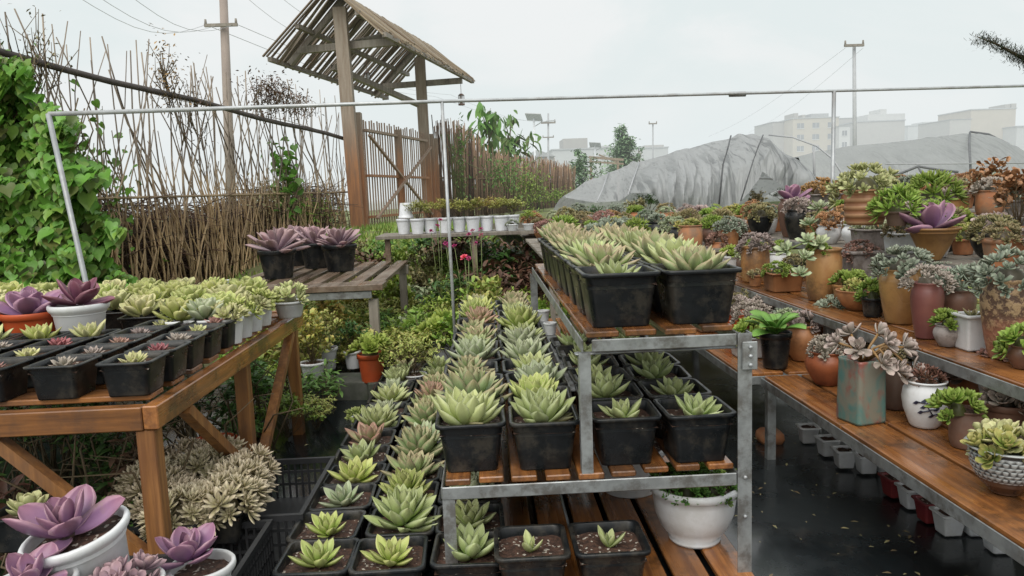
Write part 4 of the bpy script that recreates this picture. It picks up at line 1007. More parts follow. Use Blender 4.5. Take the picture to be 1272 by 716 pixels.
# ================================================================== THICKET
r = random.Random(21); k = 0
TH = [('leafy', 'deep', 'dark green leafy'), ('fine', 'green', 'fine leaved green'), ('sedum', 'bright', 'bright lime'), ('fine', 'yellowg', 'yellow green fine'), ('orangebush', 'orange', 'orange tinged'), ('leafy', 'green', 'fresh green leafy'), ('sedum', 'yellowg', 'yellowish twiggy'), ('big', 'green', 'tall green'), ('fine', 'bright', 'bright feathery'), ('sedum', 'agavgrey', 'grey green twiggy')]
def bush(loc, key, lm, s_, label, group='plants of the green thicket', name='shrub', cat='plant', rz=None, zs=1.0):
    e = empty(name, loc, r.uniform(0, 6.28), label, cat, group)
    st, lf = r.choice(BUSH[key]); inst('stems', st, None, e, sc=(s_, s_, s_*zs)); inst('foliage', lf, M[lm], e, sc=(s_, s_, s_*zs)); return e
row = 0; y = 3.55
while y < 6.6:
    x = -1.15; j = 0
    while x < .42:
        ok = not (x > -.80 and y < 3.62) and not (x > -.16 and y < 3.95)
        if ok:
            key, lm, w_ = r.choice(([TH[1], TH[2], TH[2], TH[3], TH[3], TH[3], TH[4], ('fine', 'bright', 'bright feathery'), ('orangebush', 'yellowg', 'golden twiggy'), TH[8], TH[8], TH[9], ('orangebush', 'bright', 'lime twiggy')]) if y < 5.6 else TH[:4]+[('leafy', 'redbrown', 'dark red brown'), ('sedum', 'olive', 'olive twiggy')])
            if y > 4.9 and x > -.25: key, lm, w_ = r.choice([('leafy', 'redbrown', 'dark red brown'), ('fine', 'redbrown', 'dark brown fine'), ('leafy', 'deep', 'dark green leafy')])
            bush((x+r.uniform(-.05, .05), y+r.uniform(-.06, .06), .03 if y < 4.3 else bankz(x, y)), key, lm, r.uniform(1.35, 1.75), f'{w_} plant in the thicket, {ORD[row]} row back, {ORD[j]} from left', zs=(1.0 if y < 4.4 else 1.15)*(.78 if -.45 > x > -1.5 and 3.7 < y < 5.2 else 1))
        x += r.uniform(.19, .26); j += 1
    y += .27; row += 1
# under and beside the left table
for k, (x, y, key, lm, s_, t_) in enumerate(((-.82, 2.9, 'fine', 'bright', 1.0, 'in front of the bench legs'), (-.95, 3.45, 'fine', 'bright', 1.3, 'before the bench front board'), (-.95, 2.95, 'leafy', 'green', 1.2, 'behind the table leg'), (-.72, 3.0, 'fine', 'yellowg', .8, 'by the far table corner'), (-1.2, 2.3, 'leafy', 'deep', 1.0, 'under the table centre'), (-1.0, 2.1, 'leafy', 'redbrown', 1.0, 'under the table middle'),
        (-1.5, 2.0, 'leafy', 'deep', 1.0, 'under the table far left'), (-1.25, 1.85, 'leafy', 'redbrown', 1.0, 'under the table left'), (-.98, 1.9, 'leafy', 'green', .7, 'beside the table brace'), (-1.5, 2.5, 'big', 'deep', 1.0, 'at the back under the table'), (-1.1, 2.7, 'big', 'deep', .9, 'at the back below the lime rosettes'), (-.92, 2.72, 'fine', 'green', .8, 'right behind the far table leg'), (-.74, 3.2, 'leafy', 'green', .8, 'at the path edge behind the small white pot'), (-1.35, 1.55, 'leafy', 'deep', .8, 'behind the slatted crate'), (-1.9, 2.2, 'big', 'deep', 1.1, 'at the dark left end under the table'))):
    bush((x, y, .03), key, lm, s_, f'low {"dark" if lm != "green" else "green"} leafy plant growing {t_}', group='plants under the table and bench')
# tangled roots and dry stems under the table
mb = MB(); rr = random.Random(3)
for k in range(120):
    x = rr.uniform(-2.0, -.8); y = rr.uniform(1.75, 2.9); z0 = .03
    p0 = Vector((x, y, z0)); p1 = p0+Vector((rr.gauss(0, .08), rr.gauss(0, .08), rr.uniform(.12, .3))); p2 = p1+Vector((rr.gauss(0, .1), rr.gauss(0, .1), rr.uniform(-.05, .15)))
    mb.tube([p0, p1, p2], [.004, .003, .0015], 4)
o = mb.build('dry_stems', M['stem']); tag(o, 'tangle of dry brown stems in the dark under the left table', 'dry stems', kind='stuff')
for k, (x, y) in enumerate(((-.86, 2.2), (-.95, 2.5))): potted('old orange red bucket in the dark under the left table, %s' % ['nearer the brace', 'farther back'][k], (x, y, .03), pot('plant', .08, .13, .8), M['redpl'], None, name='plant_pot', cat='pot')
# flowers
for k, (px, py, Y, n, lm, w_) in enumerate(((590, 290, 5.0, 5, 'magenta', 'upper magenta'), (573, 312, 4.9, 3, 'magenta', 'lower magenta'), (577, 322, 4.6, 1, 'red', 'single red rose'), (541, 283, 5.1, 3, 'magenta', 'left magenta'), (562, 300, 4.9, 2, 'magenta', 'middle magenta'))):
    p = atY(px, py, Y); e = empty('flower', (p.x, p.y, bankz(p.x, p.y)), 0, f'{w_} flower head rising from the thicket before the white pots', 'flower'); rr = random.Random(k)
    hz = p.z-bankz(p.x, p.y)
    for q in range(n):
        st = MB(); fl = MB()
        t = Vector((rr.uniform(-.06, .06)*(n > 1), rr.uniform(-.06, .06), hz+rr.uniform(-.08, .06)*(n > 1)))
        st.tube([(0, 0, 0), t*.6+Vector((.01, 0, 0)), t], .0022, 5)
        sub = MB(); rosette(sub, T['minispoon'], 16,   .026 if n == 1 else .017, rr, 80, 5, .012, .004, (axm((rr.uniform(-.3, .3), -.5, .8)), np.array(t)), jit=2); fl.add(np.concatenate(sub.v), sub.f, np.concatenate(sub.c))
        so_ = st.build('stem', M['greenstem'], e); fl.build('petals', M[lm], so_)

# ================================================================== WHITE POT BENCH AT THE BACK
wt_ = empty('plank_table', (-.1, 5.7, 0), 0, 'grey plank table carrying the row of white pots', 'table'); wo = (-.1, 5.7, 0)
for i in range(3): rbox('plank', (-.80, 5.52+i*.17, .655), (.48, 5.68+i*.17, .68), M['greywood'], wt_, wo)
for x in (-.74, -.1, .42): rbox('leg', (x, 5.56, .0), (x+.04, 5.60, .654), M['benchwood'], wt_, wo)
wk = [(502, 'stack of'), (519, 'first'), (535, 'second'), (553, 'third'), (571, 'fourth'), (588, 'fifth'), (605, 'sixth'), (623, 'seventh'), (637, 'eighth')]
for k, (px, w_) in enumerate(wk):
    p = atY(px, 288, 5.66 + (.0 if k % 2 else .05)); P_ = pot('plant', .056, .115, .92)
    if k == 0:
        e = potted('empty white pot under the upturned one at the left end of the plank table', (p.x, p.y, .681), P_, M['whitefar'], None, name='plant_pot', cat='pot')
        o = empty('plant_pot', (p.x+.02, p.y, .681+.235), 0, 'upturned white pot standing on the left end of the row', 'pot'); inst('pot', P_[0], M['whitefar'], o, rot=(math.pi, 0, 0)); continue
    potted(f'yellow green and orange leafed plant in white pot, {w_} along the plank table', (p.x, p.y, .681), P_, M['whitefar'], BUSH['fine'][k % 3] if k != 5 else BUSH['sedum'][1], M['yellowg' if k % 3 else 'orange'], group='white pots on the plank table', sc_=.82)
for k, (px, Y, w_) in enumerate(((637, 5.50, 'blue grey rosettes in small pale bowl at the front right of the plank table'), (657, 5.5, 'lime leafed plant in small white bowl at the right end of the plank table'))):
    p = atY(px, 290, Y); potted(w_, (p.x, Y+.05, .681), pot('white', .045, .05, .9), M['whitefar'], [LIB['limecl'][0], BUSH['fine'][0]][k], M[['blue', 'bright'][k]], sc_=[.8, .6][k])

# ================================================================== LATTICE FENCE AND VINES
mt, nt, b = newmat('bamboo canes'); tc = nt.nodes.new('ShaderNodeTexCoord'); sx = nt.nodes.new('ShaderNodeSeparateXYZ'); nt.links.new(tc.outputs['Object'], sx.inputs[0])
n1 = noise(nt, 3, 5, .6, tc.outputs['Object']); at_ = nt.nodes.new('ShaderNodeAttribute'); at_.attribute_name = 'Col'
sp = nt.nodes.new('ShaderNodeSeparateColor'); nt.links.new(at_.outputs['Color'], sp.inputs[0])
lowc = mixc(nt, ramp(nt, n1, .35, .65), (.58, .41, .22), (.34, .23, .125)); upc = mixc(nt, ramp(nt, n1, .35, .65), (.36, .29, .22), (.19, .15, .115))
c = mixc(nt, ramp(nt, math_(nt, 'ADD', sx.outputs[2], math_(nt, 'MULTIPLY', n1, .4)), 1.0, 1.6), lowc, upc)
c = mixc(nt, 1.0, c, mixc(nt, sp.outputs[1], (.45, .45, .45), (1.15, 1.15, 1.15)), 'MULTIPLY')
nt.links.new(c, b.inputs['Base Color']); b.inputs['Roughness'].default_value = .55; M['cane'] = mt
FA = Vector((-3.05, 3.9, 0)); FB = Vector((-1.62, 9.0, 0)); FL = (FB-FA).length; fd = (FB-FA)/FL; fn = Vector((fd.y, -fd.x, 0))
def fz(s): return .06+.50*(s/FL)**2.2
def fp(s, z, off=0): q = FA+fd*s+fn*off; return Vector((q.x, q.y, z))
def cane(mb, p, q, r0, rr, g=None, seg=5, wob=.012, n=5):
    pts = []; rad = []
    for i in range(seg+1):
        t = i/seg; w = Vector((rr.gauss(0, wob), rr.gauss(0, wob), 0))*(1 if 0 < i < seg else 0)
        pts.append(p.lerp(q, t)+w); rad.append(r0*(1-.55*t))
    g = rr.uniform(.25, 1) if g is None else g
    mb.tube(pts, rad, n, (.5, g, .5))
fe = empty('bamboo_fence', (0, 0, 0), 0, 'tall crossed bamboo cane lattice fence along the left side', 'fence')
rr = random.Random(11); mv = MB(); md = MB()
s = -.3
while s < FL:
    top = 2.12+rr.uniform(-.16, .10)-(.12 if rr.random() < .3 else 0); cane(mv, fp(s, fz(max(s, 0))-.1), fp(s+rr.gauss(0, .05), top, rr.uniform(-.02, .02)), rr.uniform(.007, .012), rr); s += rr.uniform(.09, .15)
for sg in (1, -1):
    s = -1.2
    while s < FL+1.0:
        sh = rr.uniform(.45, 1.15)*sg; top = 2.1+rr.uniform(-.25, .12)
        a, b_ = s, s+sh
        if -.4 < a < FL and -.6 < b_ < FL+.02: cane(md, fp(a, fz(max(0, a))-.05, .012*sg), fp(b_, top, .015*sg), rr.uniform(.006, .012), rr, wob=.02)
        s += rr.uniform(.09, .16) if sg == -1 else rr.uniform(.12, .22)
for k in range(150):        # extra short canes low down
    a = rr.uniform(.8, FL); b_ = min(FL, a+rr.uniform(-.5, .5)); cane(md, fp(a, fz(a)-.05, .02), fp(b_, rr.uniform(1.0, 1.55), .0), rr.uniform(.005, .009), rr, wob=.02)
mv.build('upright_canes', M['cane'], fe); md.build('crossed_canes', M['cane'], fe)
mb = MB(); pts = [fp(s, 1.93-.26*(s/FL)+.01*math.sin(s*3), .03) for s in np.linspace(-.6, FL, 14)]; mb.tube(pts, .022, 7, (.5, .1, .5)); mb.build('top_rail', M['dkrail'] if 'dkrail' in M else surf('dark rail', (.06, .05, .045), (.12, .10, .09), .7, None, 12), fe)
mb = MB(); mb.tube([fp(s, 1.02+.03*(s/FL), .02) for s in np.linspace(-.5, FL, 14)], .010, 6, (.5, .4, .5)); mb.tube([fp(s, 1.90-.20*(s/FL)+.02*math.sin(s*2), .03) for s in np.linspace(-.5, FL, 14)], .003, 5, (.5, .8, .5)); mb.build('lower_rail', M['cane'], fe)
# brush pile behind the fence
mb = MB(); rr = random.Random(12)
for k in range(4200):
    s = rr.uniform(.3, FL); z = fz(s)+rr.random()**.8*(1.02-fz(s)+.10*math.sin(s*1.7)); o_ = rr.uniform(-.55, -.06)
    p0 = fp(s, z, o_); d = Vector((rr.gauss(0, .14), rr.gauss(0, .16), rr.gauss(0, .07))); mb.tube([p0-d, p0+Vector((0, 0, rr.gauss(0, .02))), p0+d], [.004, .004, .002], 3, (.5, rr.uniform(.0, .9), .5), caps=False)
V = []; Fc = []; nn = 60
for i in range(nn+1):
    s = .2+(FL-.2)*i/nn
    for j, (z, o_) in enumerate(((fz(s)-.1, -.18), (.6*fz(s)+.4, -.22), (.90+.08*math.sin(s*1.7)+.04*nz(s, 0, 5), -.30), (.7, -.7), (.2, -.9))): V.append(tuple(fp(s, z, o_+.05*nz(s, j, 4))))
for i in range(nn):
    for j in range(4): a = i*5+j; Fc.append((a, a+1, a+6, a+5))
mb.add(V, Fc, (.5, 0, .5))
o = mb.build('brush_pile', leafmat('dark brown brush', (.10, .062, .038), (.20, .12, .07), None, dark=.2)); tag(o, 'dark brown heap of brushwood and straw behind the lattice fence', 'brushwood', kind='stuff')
# dried vine clumps on the fence
def vclump(name, c, rx, rz_, n, lm, label, L=.03, stems=26, key='mini', el=(-60, 30), g0=.2):
    e = empty(name, c, 0, label, 'plant'); st = MB(); lf = MB(); rr = random.Random(int(c[0]*100+c[1]*10+n))
    ang = math.atan2(fd.y, fd.x)
    for k in range(stems):
        a = rr.gauss(0, rx*.5); q0 = Vector((fd.x*a, fd.y*a, rr.uniform(-rz_, 0))); q1 = q0+Vector((rr.gauss(0, .06), rr.gauss(0, .06), rr.uniform(.1, rz_))); st.tube([q0, q0.lerp(q1, .5)+Vector((rr.gauss(0, .03), rr.gauss(0, .03), 0)), q1], [.004, .003, .002], 4)
    for k in range(n):
        a = rr.gauss(0, rx*.42); z = rr.gauss(0, rz_*.42); q = (fd.x*a+rr.gauss(0, .05), fd.y*a+rr.gauss(0, .05), z); put(lf, T[key], rr.uniform(0, 6.28), R(rr.uniform(*el)), L*rr.uniform(.6, 1.3), q, rr.uniform(g0, 1), rr.uniform(-1, 1))
    st.build('stems', M['stem'], e); lf.build('leaves', M[lm], e)
def ffind(px):
    best = min(np.linspace(0, FL, 200), key=lambda s: abs((lambda q: 636+F*((q-EYE).dot(RIGHT))/((q-EYE).dot(FWD))-px)(fp(s, 1.6)))); return float(best)
def fat(px, py, off=.0):
    s = ffind(px); q = fp(s, 0, off); return atY(px, py, q.y)
for px, py, rx, rz_, n, lm, L_, w_ in ((338, 118, .5, .24, 900, 'redbrown', .035, 'black dried vine tangle over the top of the far fence'), (205, 92, .12, .34, 260, 'rust', .03, 'pale brown dried vine hanging on the fence left of the utility pole'), (372, 128, .35, .15, 300, 'redbrown', .03, 'thin dark dried creeper beside the gate roof'), (240, 130, .2, .4, 160, 'redbrown', .025, 'thin dark dried stems just left of the utility pole'), (50, 60, .16, .3, 90, 'olive', .03, 'wispy half dry vine tips at the top left'), (28, 95, .2, .2, 120, 'green', .035, 'sparse green creeper tips climbing at the far left')):
    vclump('dried_vine', tuple(fat(px, py)), rx, rz_, n, lm, w_, L=L_)
vclump('climbing_vine', tuple(fat(355, 222, .08)), .16, .42, 170, 'vine', 'green climbing vine hanging on the fence left of the gate', L=.07, key='heart', el=(-70, 10), g0=.5)
vclump('climbing_vine', tuple(fat(385, 262, .15)), .55, .20, 700, 'bright', 'low bright creeper along the fence foot by the gate post', L=.035, g0=.5)
vclump('climbing_vine', tuple(fat(330, 245, .12)), .35, .22, 380, 'olive', 'olive creeper on the fence behind the purple bench', L=.035, g0=.4)
# heart leaved vine mass at the far left
e = empty('climbing_vine', (-2.5, 4.2, .1), 0, 'dense heart leaved green vine covering the left end of the fence', 'plant'); lf = MB(); lf2 = MB(); st = MB(); rr = random.Random(8)
eo = np.array([-2.5, 4.2, .1])
def vedge(py): return np.interp(py, [55, 95, 120, 150, 200, 260, 300, 345, 375], [10, 32, 56, 84, 110, 130, 142, 152, 150])
for k in range(5200):
    py = rr.uniform(70, 372); e_ = vedge(py)+26*nz(py*.03, 0, 1, 6)+10*nz(py*.12, 0, 1, 8); px = e_-abs(rr.gauss(0, 1))*60 if rr.random() < .5 else rr.uniform(-160, e_)
    if px > e_+6 or (px > e_-45 and nz(px*.05, py*.05, 1, 3) < -.45): continue
    Y = 4.25-.35*(py-80)/290+.25*nz(px*.02, py*.02, 1, 5)+rr.uniform(-.14, .22)
    q = np.array(atY(px, py, Y))-eo; dp = rr.random()
    put(lf if rr.random() < .7 else lf2, T['heart'], R(rr.uniform(-125, -45)), R(rr.uniform(-75, -10)), rr.choice([.035, .045, .055, .062, .07, .085])*rr.uniform(.85, 1.1), q, (.55 if dp < .25 else 1)*rr.uniform(.72, 1.08), rr.uniform(-.6, .6))
for k in range(40):
    py = rr.uniform(120, 340); px = rr.uniform(-100, vedge(py)-10); pts = []
    for i in range(5): pts.append(Vector(np.array(atY(px+rr.gauss(0, 8), py-i*20, 4.35-.5*(py-80)/290+.12))-eo))
    st.tube(pts, .004, 4)
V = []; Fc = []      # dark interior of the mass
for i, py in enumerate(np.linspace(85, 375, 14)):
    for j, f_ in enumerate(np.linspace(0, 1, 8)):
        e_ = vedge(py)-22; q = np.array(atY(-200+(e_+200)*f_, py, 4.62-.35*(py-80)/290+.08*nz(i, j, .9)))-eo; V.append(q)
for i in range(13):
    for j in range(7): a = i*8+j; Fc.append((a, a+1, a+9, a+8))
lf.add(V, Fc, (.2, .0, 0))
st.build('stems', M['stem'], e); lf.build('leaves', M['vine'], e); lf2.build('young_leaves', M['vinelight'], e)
# vine tendrils creeping out of the mass
vclump('climbing_vine', tuple(fat(118, 250, .1)), .35, .7, 260, 'vine', 'thin leafy runners at the right edge of the heart leaved vine', L=.05, key='heart', el=(-70, 0), g0=.5)

# ================================================================== GATE
P1 = Vector((-1.50, 9.0, 0)); P2 = Vector((-.83, 11.4, 0)); gd = (P2-P1).normalized(); gn = Vector((-gd.y, gd.x, 0))     # gn points left
gate = empty('roofed_gate', tuple(P1), 0, 'timber picket gate between two tall posts under a stick thatched gable roof', 'gate')
def gl(p): return Vector(p)-P1
def gbar(name, p, q, w, h, mat=M['gatewood']):
    mb = MB(); mb.bar(gl(p), gl(q), w, h); return mb.build(name, mat, gate, False)
def gp(s, z, o=0): q = P1+gd*s+gn*o; return Vector((q.x, q.y, z))
G = (P2-P1).length
mt_post = M['gatewood']
gbar('post', gp(.0, .45), gp(-.12, 3.12), .145, .145); gbar('post', gp(.16, .45), gp(.16, 1.98), .10, .13)
gbar('post', gp(G, .45), gp(G-.05, 2.98), .15, .15); gbar('post', gp(G+.2, .45), gp(G+.2, 1.9), .12, .12); gbar('post', gp(G+.42, .45), gp(G+.42, 1.85), .10, .12)
leaf = MB(); s = .26
rr = random.Random(6)
while s < G-.12: leaf.bar(gl(gp(s, .64, -.03)), gl(gp(s+rr.gauss(0, .008), 1.90+rr.uniform(-.02, .03), -.03)), .014, .036); s += .080
leaf.build('pickets', M['picket'], gate, False)
for z in (1.78, 1.24, .74): gbar('rail', gp(.24, z, -.055), gp(G-.12, z, -.055), .06, .03)
gbar('stile', gp(G*.50, .62, -.075), gp(G*.50, 1.86, -.075), .10, .03)
gbar('brace', gp(.24, 1.72, -.105), gp(G-.15, .70, -.105), .035, .025, M['picket']); gbar('brace', gp(.26, .72, -.137), gp(G-.15, 1.68, -.137), .035, .025, M['picket'])
# roof
ra, rb2 = -.42, G+.55
def slope(side, n, name, w, dz, c):
    mb = MB(); rr = random.Random(9+side)
    s = ra
    while s < rb2:
        t = rr.uniform(.012, .030)
        a = gp(s+rr.uniform(-.01, .01), 3.30-.05*(s-ra)/3, 0); d_ = gp(s+rr.gauss(0, .03), 3.30-.05*(s-ra)/3-dz+rr.uniform(-.05, .03), side*(w+rr.uniform(-.04, .04)))
        a = a+Vector((0, 0, rr.uniform(-.01, .012)))
        mb.bar(gl(a), gl(d_), t*1.4, .012, (.5, rr.uniform(.3, 1), .5), up=(0, 0, 1)); s += t*1.4+(rr.uniform(.0, .004) if side < 0 else rr.choice([0, .002, .004, .02, .03]))
    return mb.build(name, c, gate, False)
thm = leafmat('roof sticks', (.20, .165, .125), (.13, .10, .075), None, dark=.45, val=.1)
slope(1, 0, 'left_slope', .80, .72, thm); 
slope(-1, 0, 'right_slope', .66, .56, leafmat('thatch', (.34, .28, .19), (.26, .21, .14), None, dark=.5, val=.1))
for f_ in (.0, .5, .96):
    for side, w, dz in ((1, .80, .72), (-1, .66, .56)):
        gbar('purlin', gp(ra+.02, 3.26-dz*f_, side*(w*f_+.0)-.0), gp(rb2-.05, 3.21-dz*f_, side*w*f_), .05, .05, M['greywood'])
gbar('rafter', gp(.0, 3.24, 0), gp(.0, 2.58, .74), .06, .07, M['greywood']); gbar('rafter', gp(G, 3.18, 0), gp(G, 2.50, .74), .06, .07, M['greywood'])
gbar('tie_beam', gp(.0, 2.72, .72), gp(.0, 2.72, -.60), .07, .08, M['greywood']); gbar('tie_beam', gp(G-.02, 2.62, .74), gp(G-.02, 2.62, -.62), .07, .08, M['greywood'])
gbar('brace', gp(-.1, 2.70, .04), gp(G*.6, 3.15, .02), .07, .07, M['greywood']); gbar('brace', gp(G-.02, 2.30, .02), gp(G*.35, 2.66, .62), .07, .07, M['greywood'])
# lanterns
for k, q in enumerate((gp(G-.02, 2.36, -.60), gp(G*.62, 2.62, .45))):
    e = empty('lantern', tuple(q), 0, ['small lantern hanging at the right end of the gate roof beam', 'small lantern hanging inside the gate roof'][k], 'lantern')
    mb = MB(); mb.tube([(0, 0, .05), (0, 0, .22)], .004, 4); mb.tube([(0, 0, .05), (0, 0, .075)], [.05, .02], 8); mb.tube([(0, 0, -.09), (0, 0, -.07)], .05, 8)
    for a in range(4): mb.tube([(.04*math.cos(a*1.57), .04*math.sin(a*1.57), -.07), (.04*math.cos(a*1.57), .04*math.sin(a*1.57), .05)], .005, 4)
    mb.build('frame', M['dkbrown'], e, False); mb = MB(); mb.tube([(0, 0, -.07), (0, 0, .05)], .03, 8); mb.build('glass', M['whitefar'], e)

# ================================================================== BRUSHWOOD FENCE
BA = P2+gd*.55; BBp = Vector((2.45, 20.5, 0)); bd = (BBp-BA); BL = bd.length; bd.normalize()
fe2 = empty('brushwood_fence', tuple(BA), 0, 'orange brown upright brushwood fence running back from the gate', 'fence'); mb = MB(); rr = random.Random(15)
s = 0
while s < BL:
    for q in range(2):
        t = s/BL; top = np.interp(t, [0, .12, .20, .24, .5, 1], [2.10, 2.08, 1.98, 1.72, 1.68, 1.62])+rr.gauss(0, .07)
        p0 = BA+bd*s+Vector((rr.uniform(-.05, .05), 0, .4)); p1 = p0+Vector((rr.gauss(0, .05), rr.gauss(0, .05), top-.4)); r0 = rr.uniform(.006, .013)*(1+.4*t)
        mb.tube([p0-BA, (p0-BA).lerp(p1-BA, .5)+Vector((rr.gauss(0, .02), 0, 0)), p1-BA], [r0, r0*.9, r0*.6], 4, (.5, rr.uniform(.0, 1), .5))
    s += rr.uniform(.014, .034)*(1+.3*s/BL)
bwm = leafmat('brushwood canes', (.34, .23, .14), (.36, .23, .13), None, dark=.2, val=.1, rough=.7)
mb.build('canes', bwm, fe2)
mb = MB()
for z in (.75, 1.25): mb.tube([tuple(Vector((0, -.07, z+.0))+bd*s) for s in np.linspace(0, BL, 6)], .014, 5, (.5, .4, .5))
mb.build('rails', bwm, fe2)
def vine2(px, py, Y, rx, rz_, n, lm, label, L=.06):
    p = atY(px, py, Y); e = empty('climbing_vine', tuple(p), 0, label, 'plant'); st = MB(); lf = MB(); rr = random.Random(px)
    for k in range(14): q0 = Vector((rr.gauss(0, rx*.5), 0, -rz_)); st.tube([q0, q0+Vector((rr.gauss(0, .1), -.05, rz_)), q0+Vector((rr.gauss(0, .15), 0, rz_*1.7))], .006, 4)
    for k in range(n): put(lf, T['mini'], rr.uniform(0, 6.28), R(rr.uniform(-70, 10)), L*rr.uniform(.6, 1.3), (rr.gauss(0, rx*.45), rr.gauss(-.05, .08), rr.gauss(0, rz_*.5)), rr.uniform(.4, 1), rr.uniform(-.6, .6))
    st.build('stems', M['greenstem'], e); lf.build('leaves', M[lm], e)
vine2(655, 235, 14.5, .40, .42, 900, 'bright', 'pale lime creeper cascading over the brushwood fence'); vine2(625, 215, 13, .45, .35, 420, 'green', 'sparse green creeper on the brushwood fence below the young tree'); vine2(573, 200, 11.9, .12, .6, 200, 'green', 'thin green creeper behind the brushwood beside the gate')
vine2(690, 243, 15, .5, .15, 500, 'bright', 'low green weeds at the foot of the brushwood fence', .05)

# ================================================================== TREES
def tree(loc, h, rad, n, L, lm, label, key='mini', trunk_r=.04, shape='round', seed=1, nb=10, name='tree', low=.15, droop=(-50, 30), cl=.16):
    e = empty(name, loc, 0, label, 'tree'); rr = random.Random(seed); st = MB(); lf = MB()
    st.tube([(0, 0, 0), (rr.gauss(0, .02)*h, 0, h*.4), (rr.gauss(0, .02)*h, rr.gauss(0, .02)*h, h*.92)], [trunk_r, trunk_r*.7, trunk_r*.2], 7)
    tips = []
    for k in range(nb):
        t = low+(1-low)*(k+.5)/nb; z = h*t; a = k*2.4
        w = rad*(math.sin(math.pi*min(1, (t-low)/(1-low)*.85+.12))**.8 if shape == 'round' else (1.05-(t-low)/(1-low))**.8)
        tip = Vector((math.cos(a)*w*.8, math.sin(a)*w*.8, min(h, z+w*.3))); st.tube([(0, 0, z*.85), Vector((0, 0, z*.85)).lerp(tip, .5)+Vector((0, 0, .03*h)), tip], [trunk_r*.45, trunk_r*.3, trunk_r*.1], 5)
        for q in range(4): tips.append((tip*(1-q*.2)+Vector((rr.gauss(0, w*.2), rr.gauss(0, w*.2), rr.gauss(0, .05)*h)), w))
    for k in range(n):
        c, w = rr.choice(tips); q = c+Vector([rr.gauss(0, 1)*max(w, rad*.3)*cl for _ in range(3)])
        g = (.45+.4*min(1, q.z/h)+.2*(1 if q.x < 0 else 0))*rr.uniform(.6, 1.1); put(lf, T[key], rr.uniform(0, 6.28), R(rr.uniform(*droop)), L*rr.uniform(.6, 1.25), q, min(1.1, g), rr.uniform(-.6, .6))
    st.build('trunk', M['stem'], e); lf.build('crown', M[lm], e); return e
def ground_at(px, py_top, Y): return atY(px, py_top, Y)
p = atY(608, 250, 16.5); tree((p.x, 16.5, .4), atY(608, 136, 16.5).z-.35, .46, 330, .32, 'green', 'slender young tree with large drooping leaves behind the brushwood fence', 'lance', .035, seed=3, low=.5, nb=9, droop=(-75, -10), cl=.3)
p = atY(636, 250, 18.5); tree((p.x, 18.5, .4), atY(636, 148, 18.5).z-.35, .55, 380, .34, 'green', 'second leafy young tree just right of the slender one', 'lance', .04, seed=4, low=.35, nb=9, droop=(-75, -10), cl=.3)
p = atY(776, 240, 34); tree((p.x, 34, -.2), atY(776, 163, 34).z+.2, 1.0, 12000, .20, 'farleaf', 'dark conical tree standing above the shade net', 'mini', .1, 'cone', 5, 26, low=.12, cl=.36)
p = atY(722, 240, 24); tree((p.x, 24, -.2), atY(722, 190, 24).z+.2, .50, 5000, .14, 'farleaf', 'small bright round tree beside the end of the brushwood fence', 'mini', .05, seed=6, nb=18, low=.1, cl=.3)
p = atY(795, 240, 36); tree((p.x, 36, -.2), atY(795, 180, 36).z+.2, .35, 900, .16, 'farleaf', 'thin sparse tree right of the conical tree', 'mini', .05, seed=7, nb=10, low=.2)
# conifer at the right, only a branch reaches into view
e = empty('pine_tree', (5.6, 6.2, 0), 0, 'pine branch with dark needles reaching in at the upper right', 'tree'); st = MB(); lf = MB(); rr = random.Random(2)
st.tube([(0, 0, 0), (.05, 0, 2), (0, .05, 4.2)], [.14, .11, .04], 8)
o5 = Vector((5.6, 6.2, 0)); br = [Vector((0, 0, 1.9))]+[atY(px, py, 6.2)-o5 for px, py in ((1290, 82), (1262, 68), (1240, 56), (1214, 46))]
st.tube(br, [.04, .022, .014, .009, .004], 6)
for k in range(1800):
    t = rr.random(); i = min(3, int(t*4)); q = br[i+0].lerp(br[i+1], t*4-i) if i > 0 else br[1].lerp(br[2], t*4)
    cl_ = .5+.5*math.sin(t*28); q = q+Vector((rr.gauss(0, .025), rr.gauss(0, .05), rr.gauss(-.005, .012)*(1+cl_*1.4)))
    put(lf, T['needle'], rr.uniform(0, 6.28), R(rr.uniform(-40, 50)), .045, q, rr.uniform(.2, .9))
for k in range(2500):
    a = rr.uniform(0, 6.28); z = rr.uniform(1.0, 4.2); w = rr.uniform(.15, .7)*(4.5-z)/3.2
    if math.cos(a)*w < -.5: continue
    put(lf, T['needle'], rr.uniform(0, 6.28), R(rr.uniform(-40, 50)), .10, (math.cos(a)*w+.35, math.sin(a)*w, z), rr.uniform(.2, .8))
st.build('trunk', M['stem'], e); lf.build('needles', leafmat('dark needle', (.05, .085, .06), (.07, .11, .075), None), e)

# ================================================================== PIPE FRAME
PY = 3.6
pf = empty('pipe_frame', (0, PY, 0), 0, 'thin galvanised pipe frame spanning over the planting beds', 'pipe frame')
def pl(p): return Vector(p)-Vector((0, PY, 0))
a = atY(60, 142, PY-.5); b_ = atY(549, 126, PY); c_ = atY(1036, 113, PY+.15); d_ = atY(1345, 105, PY+.3)
mb = MB(); mb.tube([pl(a), pl(b_), pl(c_), pl(d_)], [.0095, .0085, .0075, .0075], 8); mb.build('top_pipe', M['pipe'], pf)
mb = MB(); f_ = atY(106, 348, PY-.62); g_ = f_+(f_-a)*.95; mb.tube([pl(a), pl(f_), pl(g_)], .0105, 8); mb.build('leg', M['pipe'], pf)
mb = MB(); f_ = atY(570, 452, PY); mb.tube([pl(b_), pl(Vector((b_.x+.01, PY, .02)))], .008, 8); mb.build('leg', M['pipe'], pf)
mb = MB(); mb.tube([pl(c_), pl(Vector((c_.x, PY+.15, .02)))], .010, 8); mb.build('leg', M['pipe'], pf)
mb = MB(); mb.tube([pl(atY(906, 117.5, PY+.12)), pl(atY(926, 117, PY+.12))], .013, 8); mb.build('coupler', M['steel'], pf)

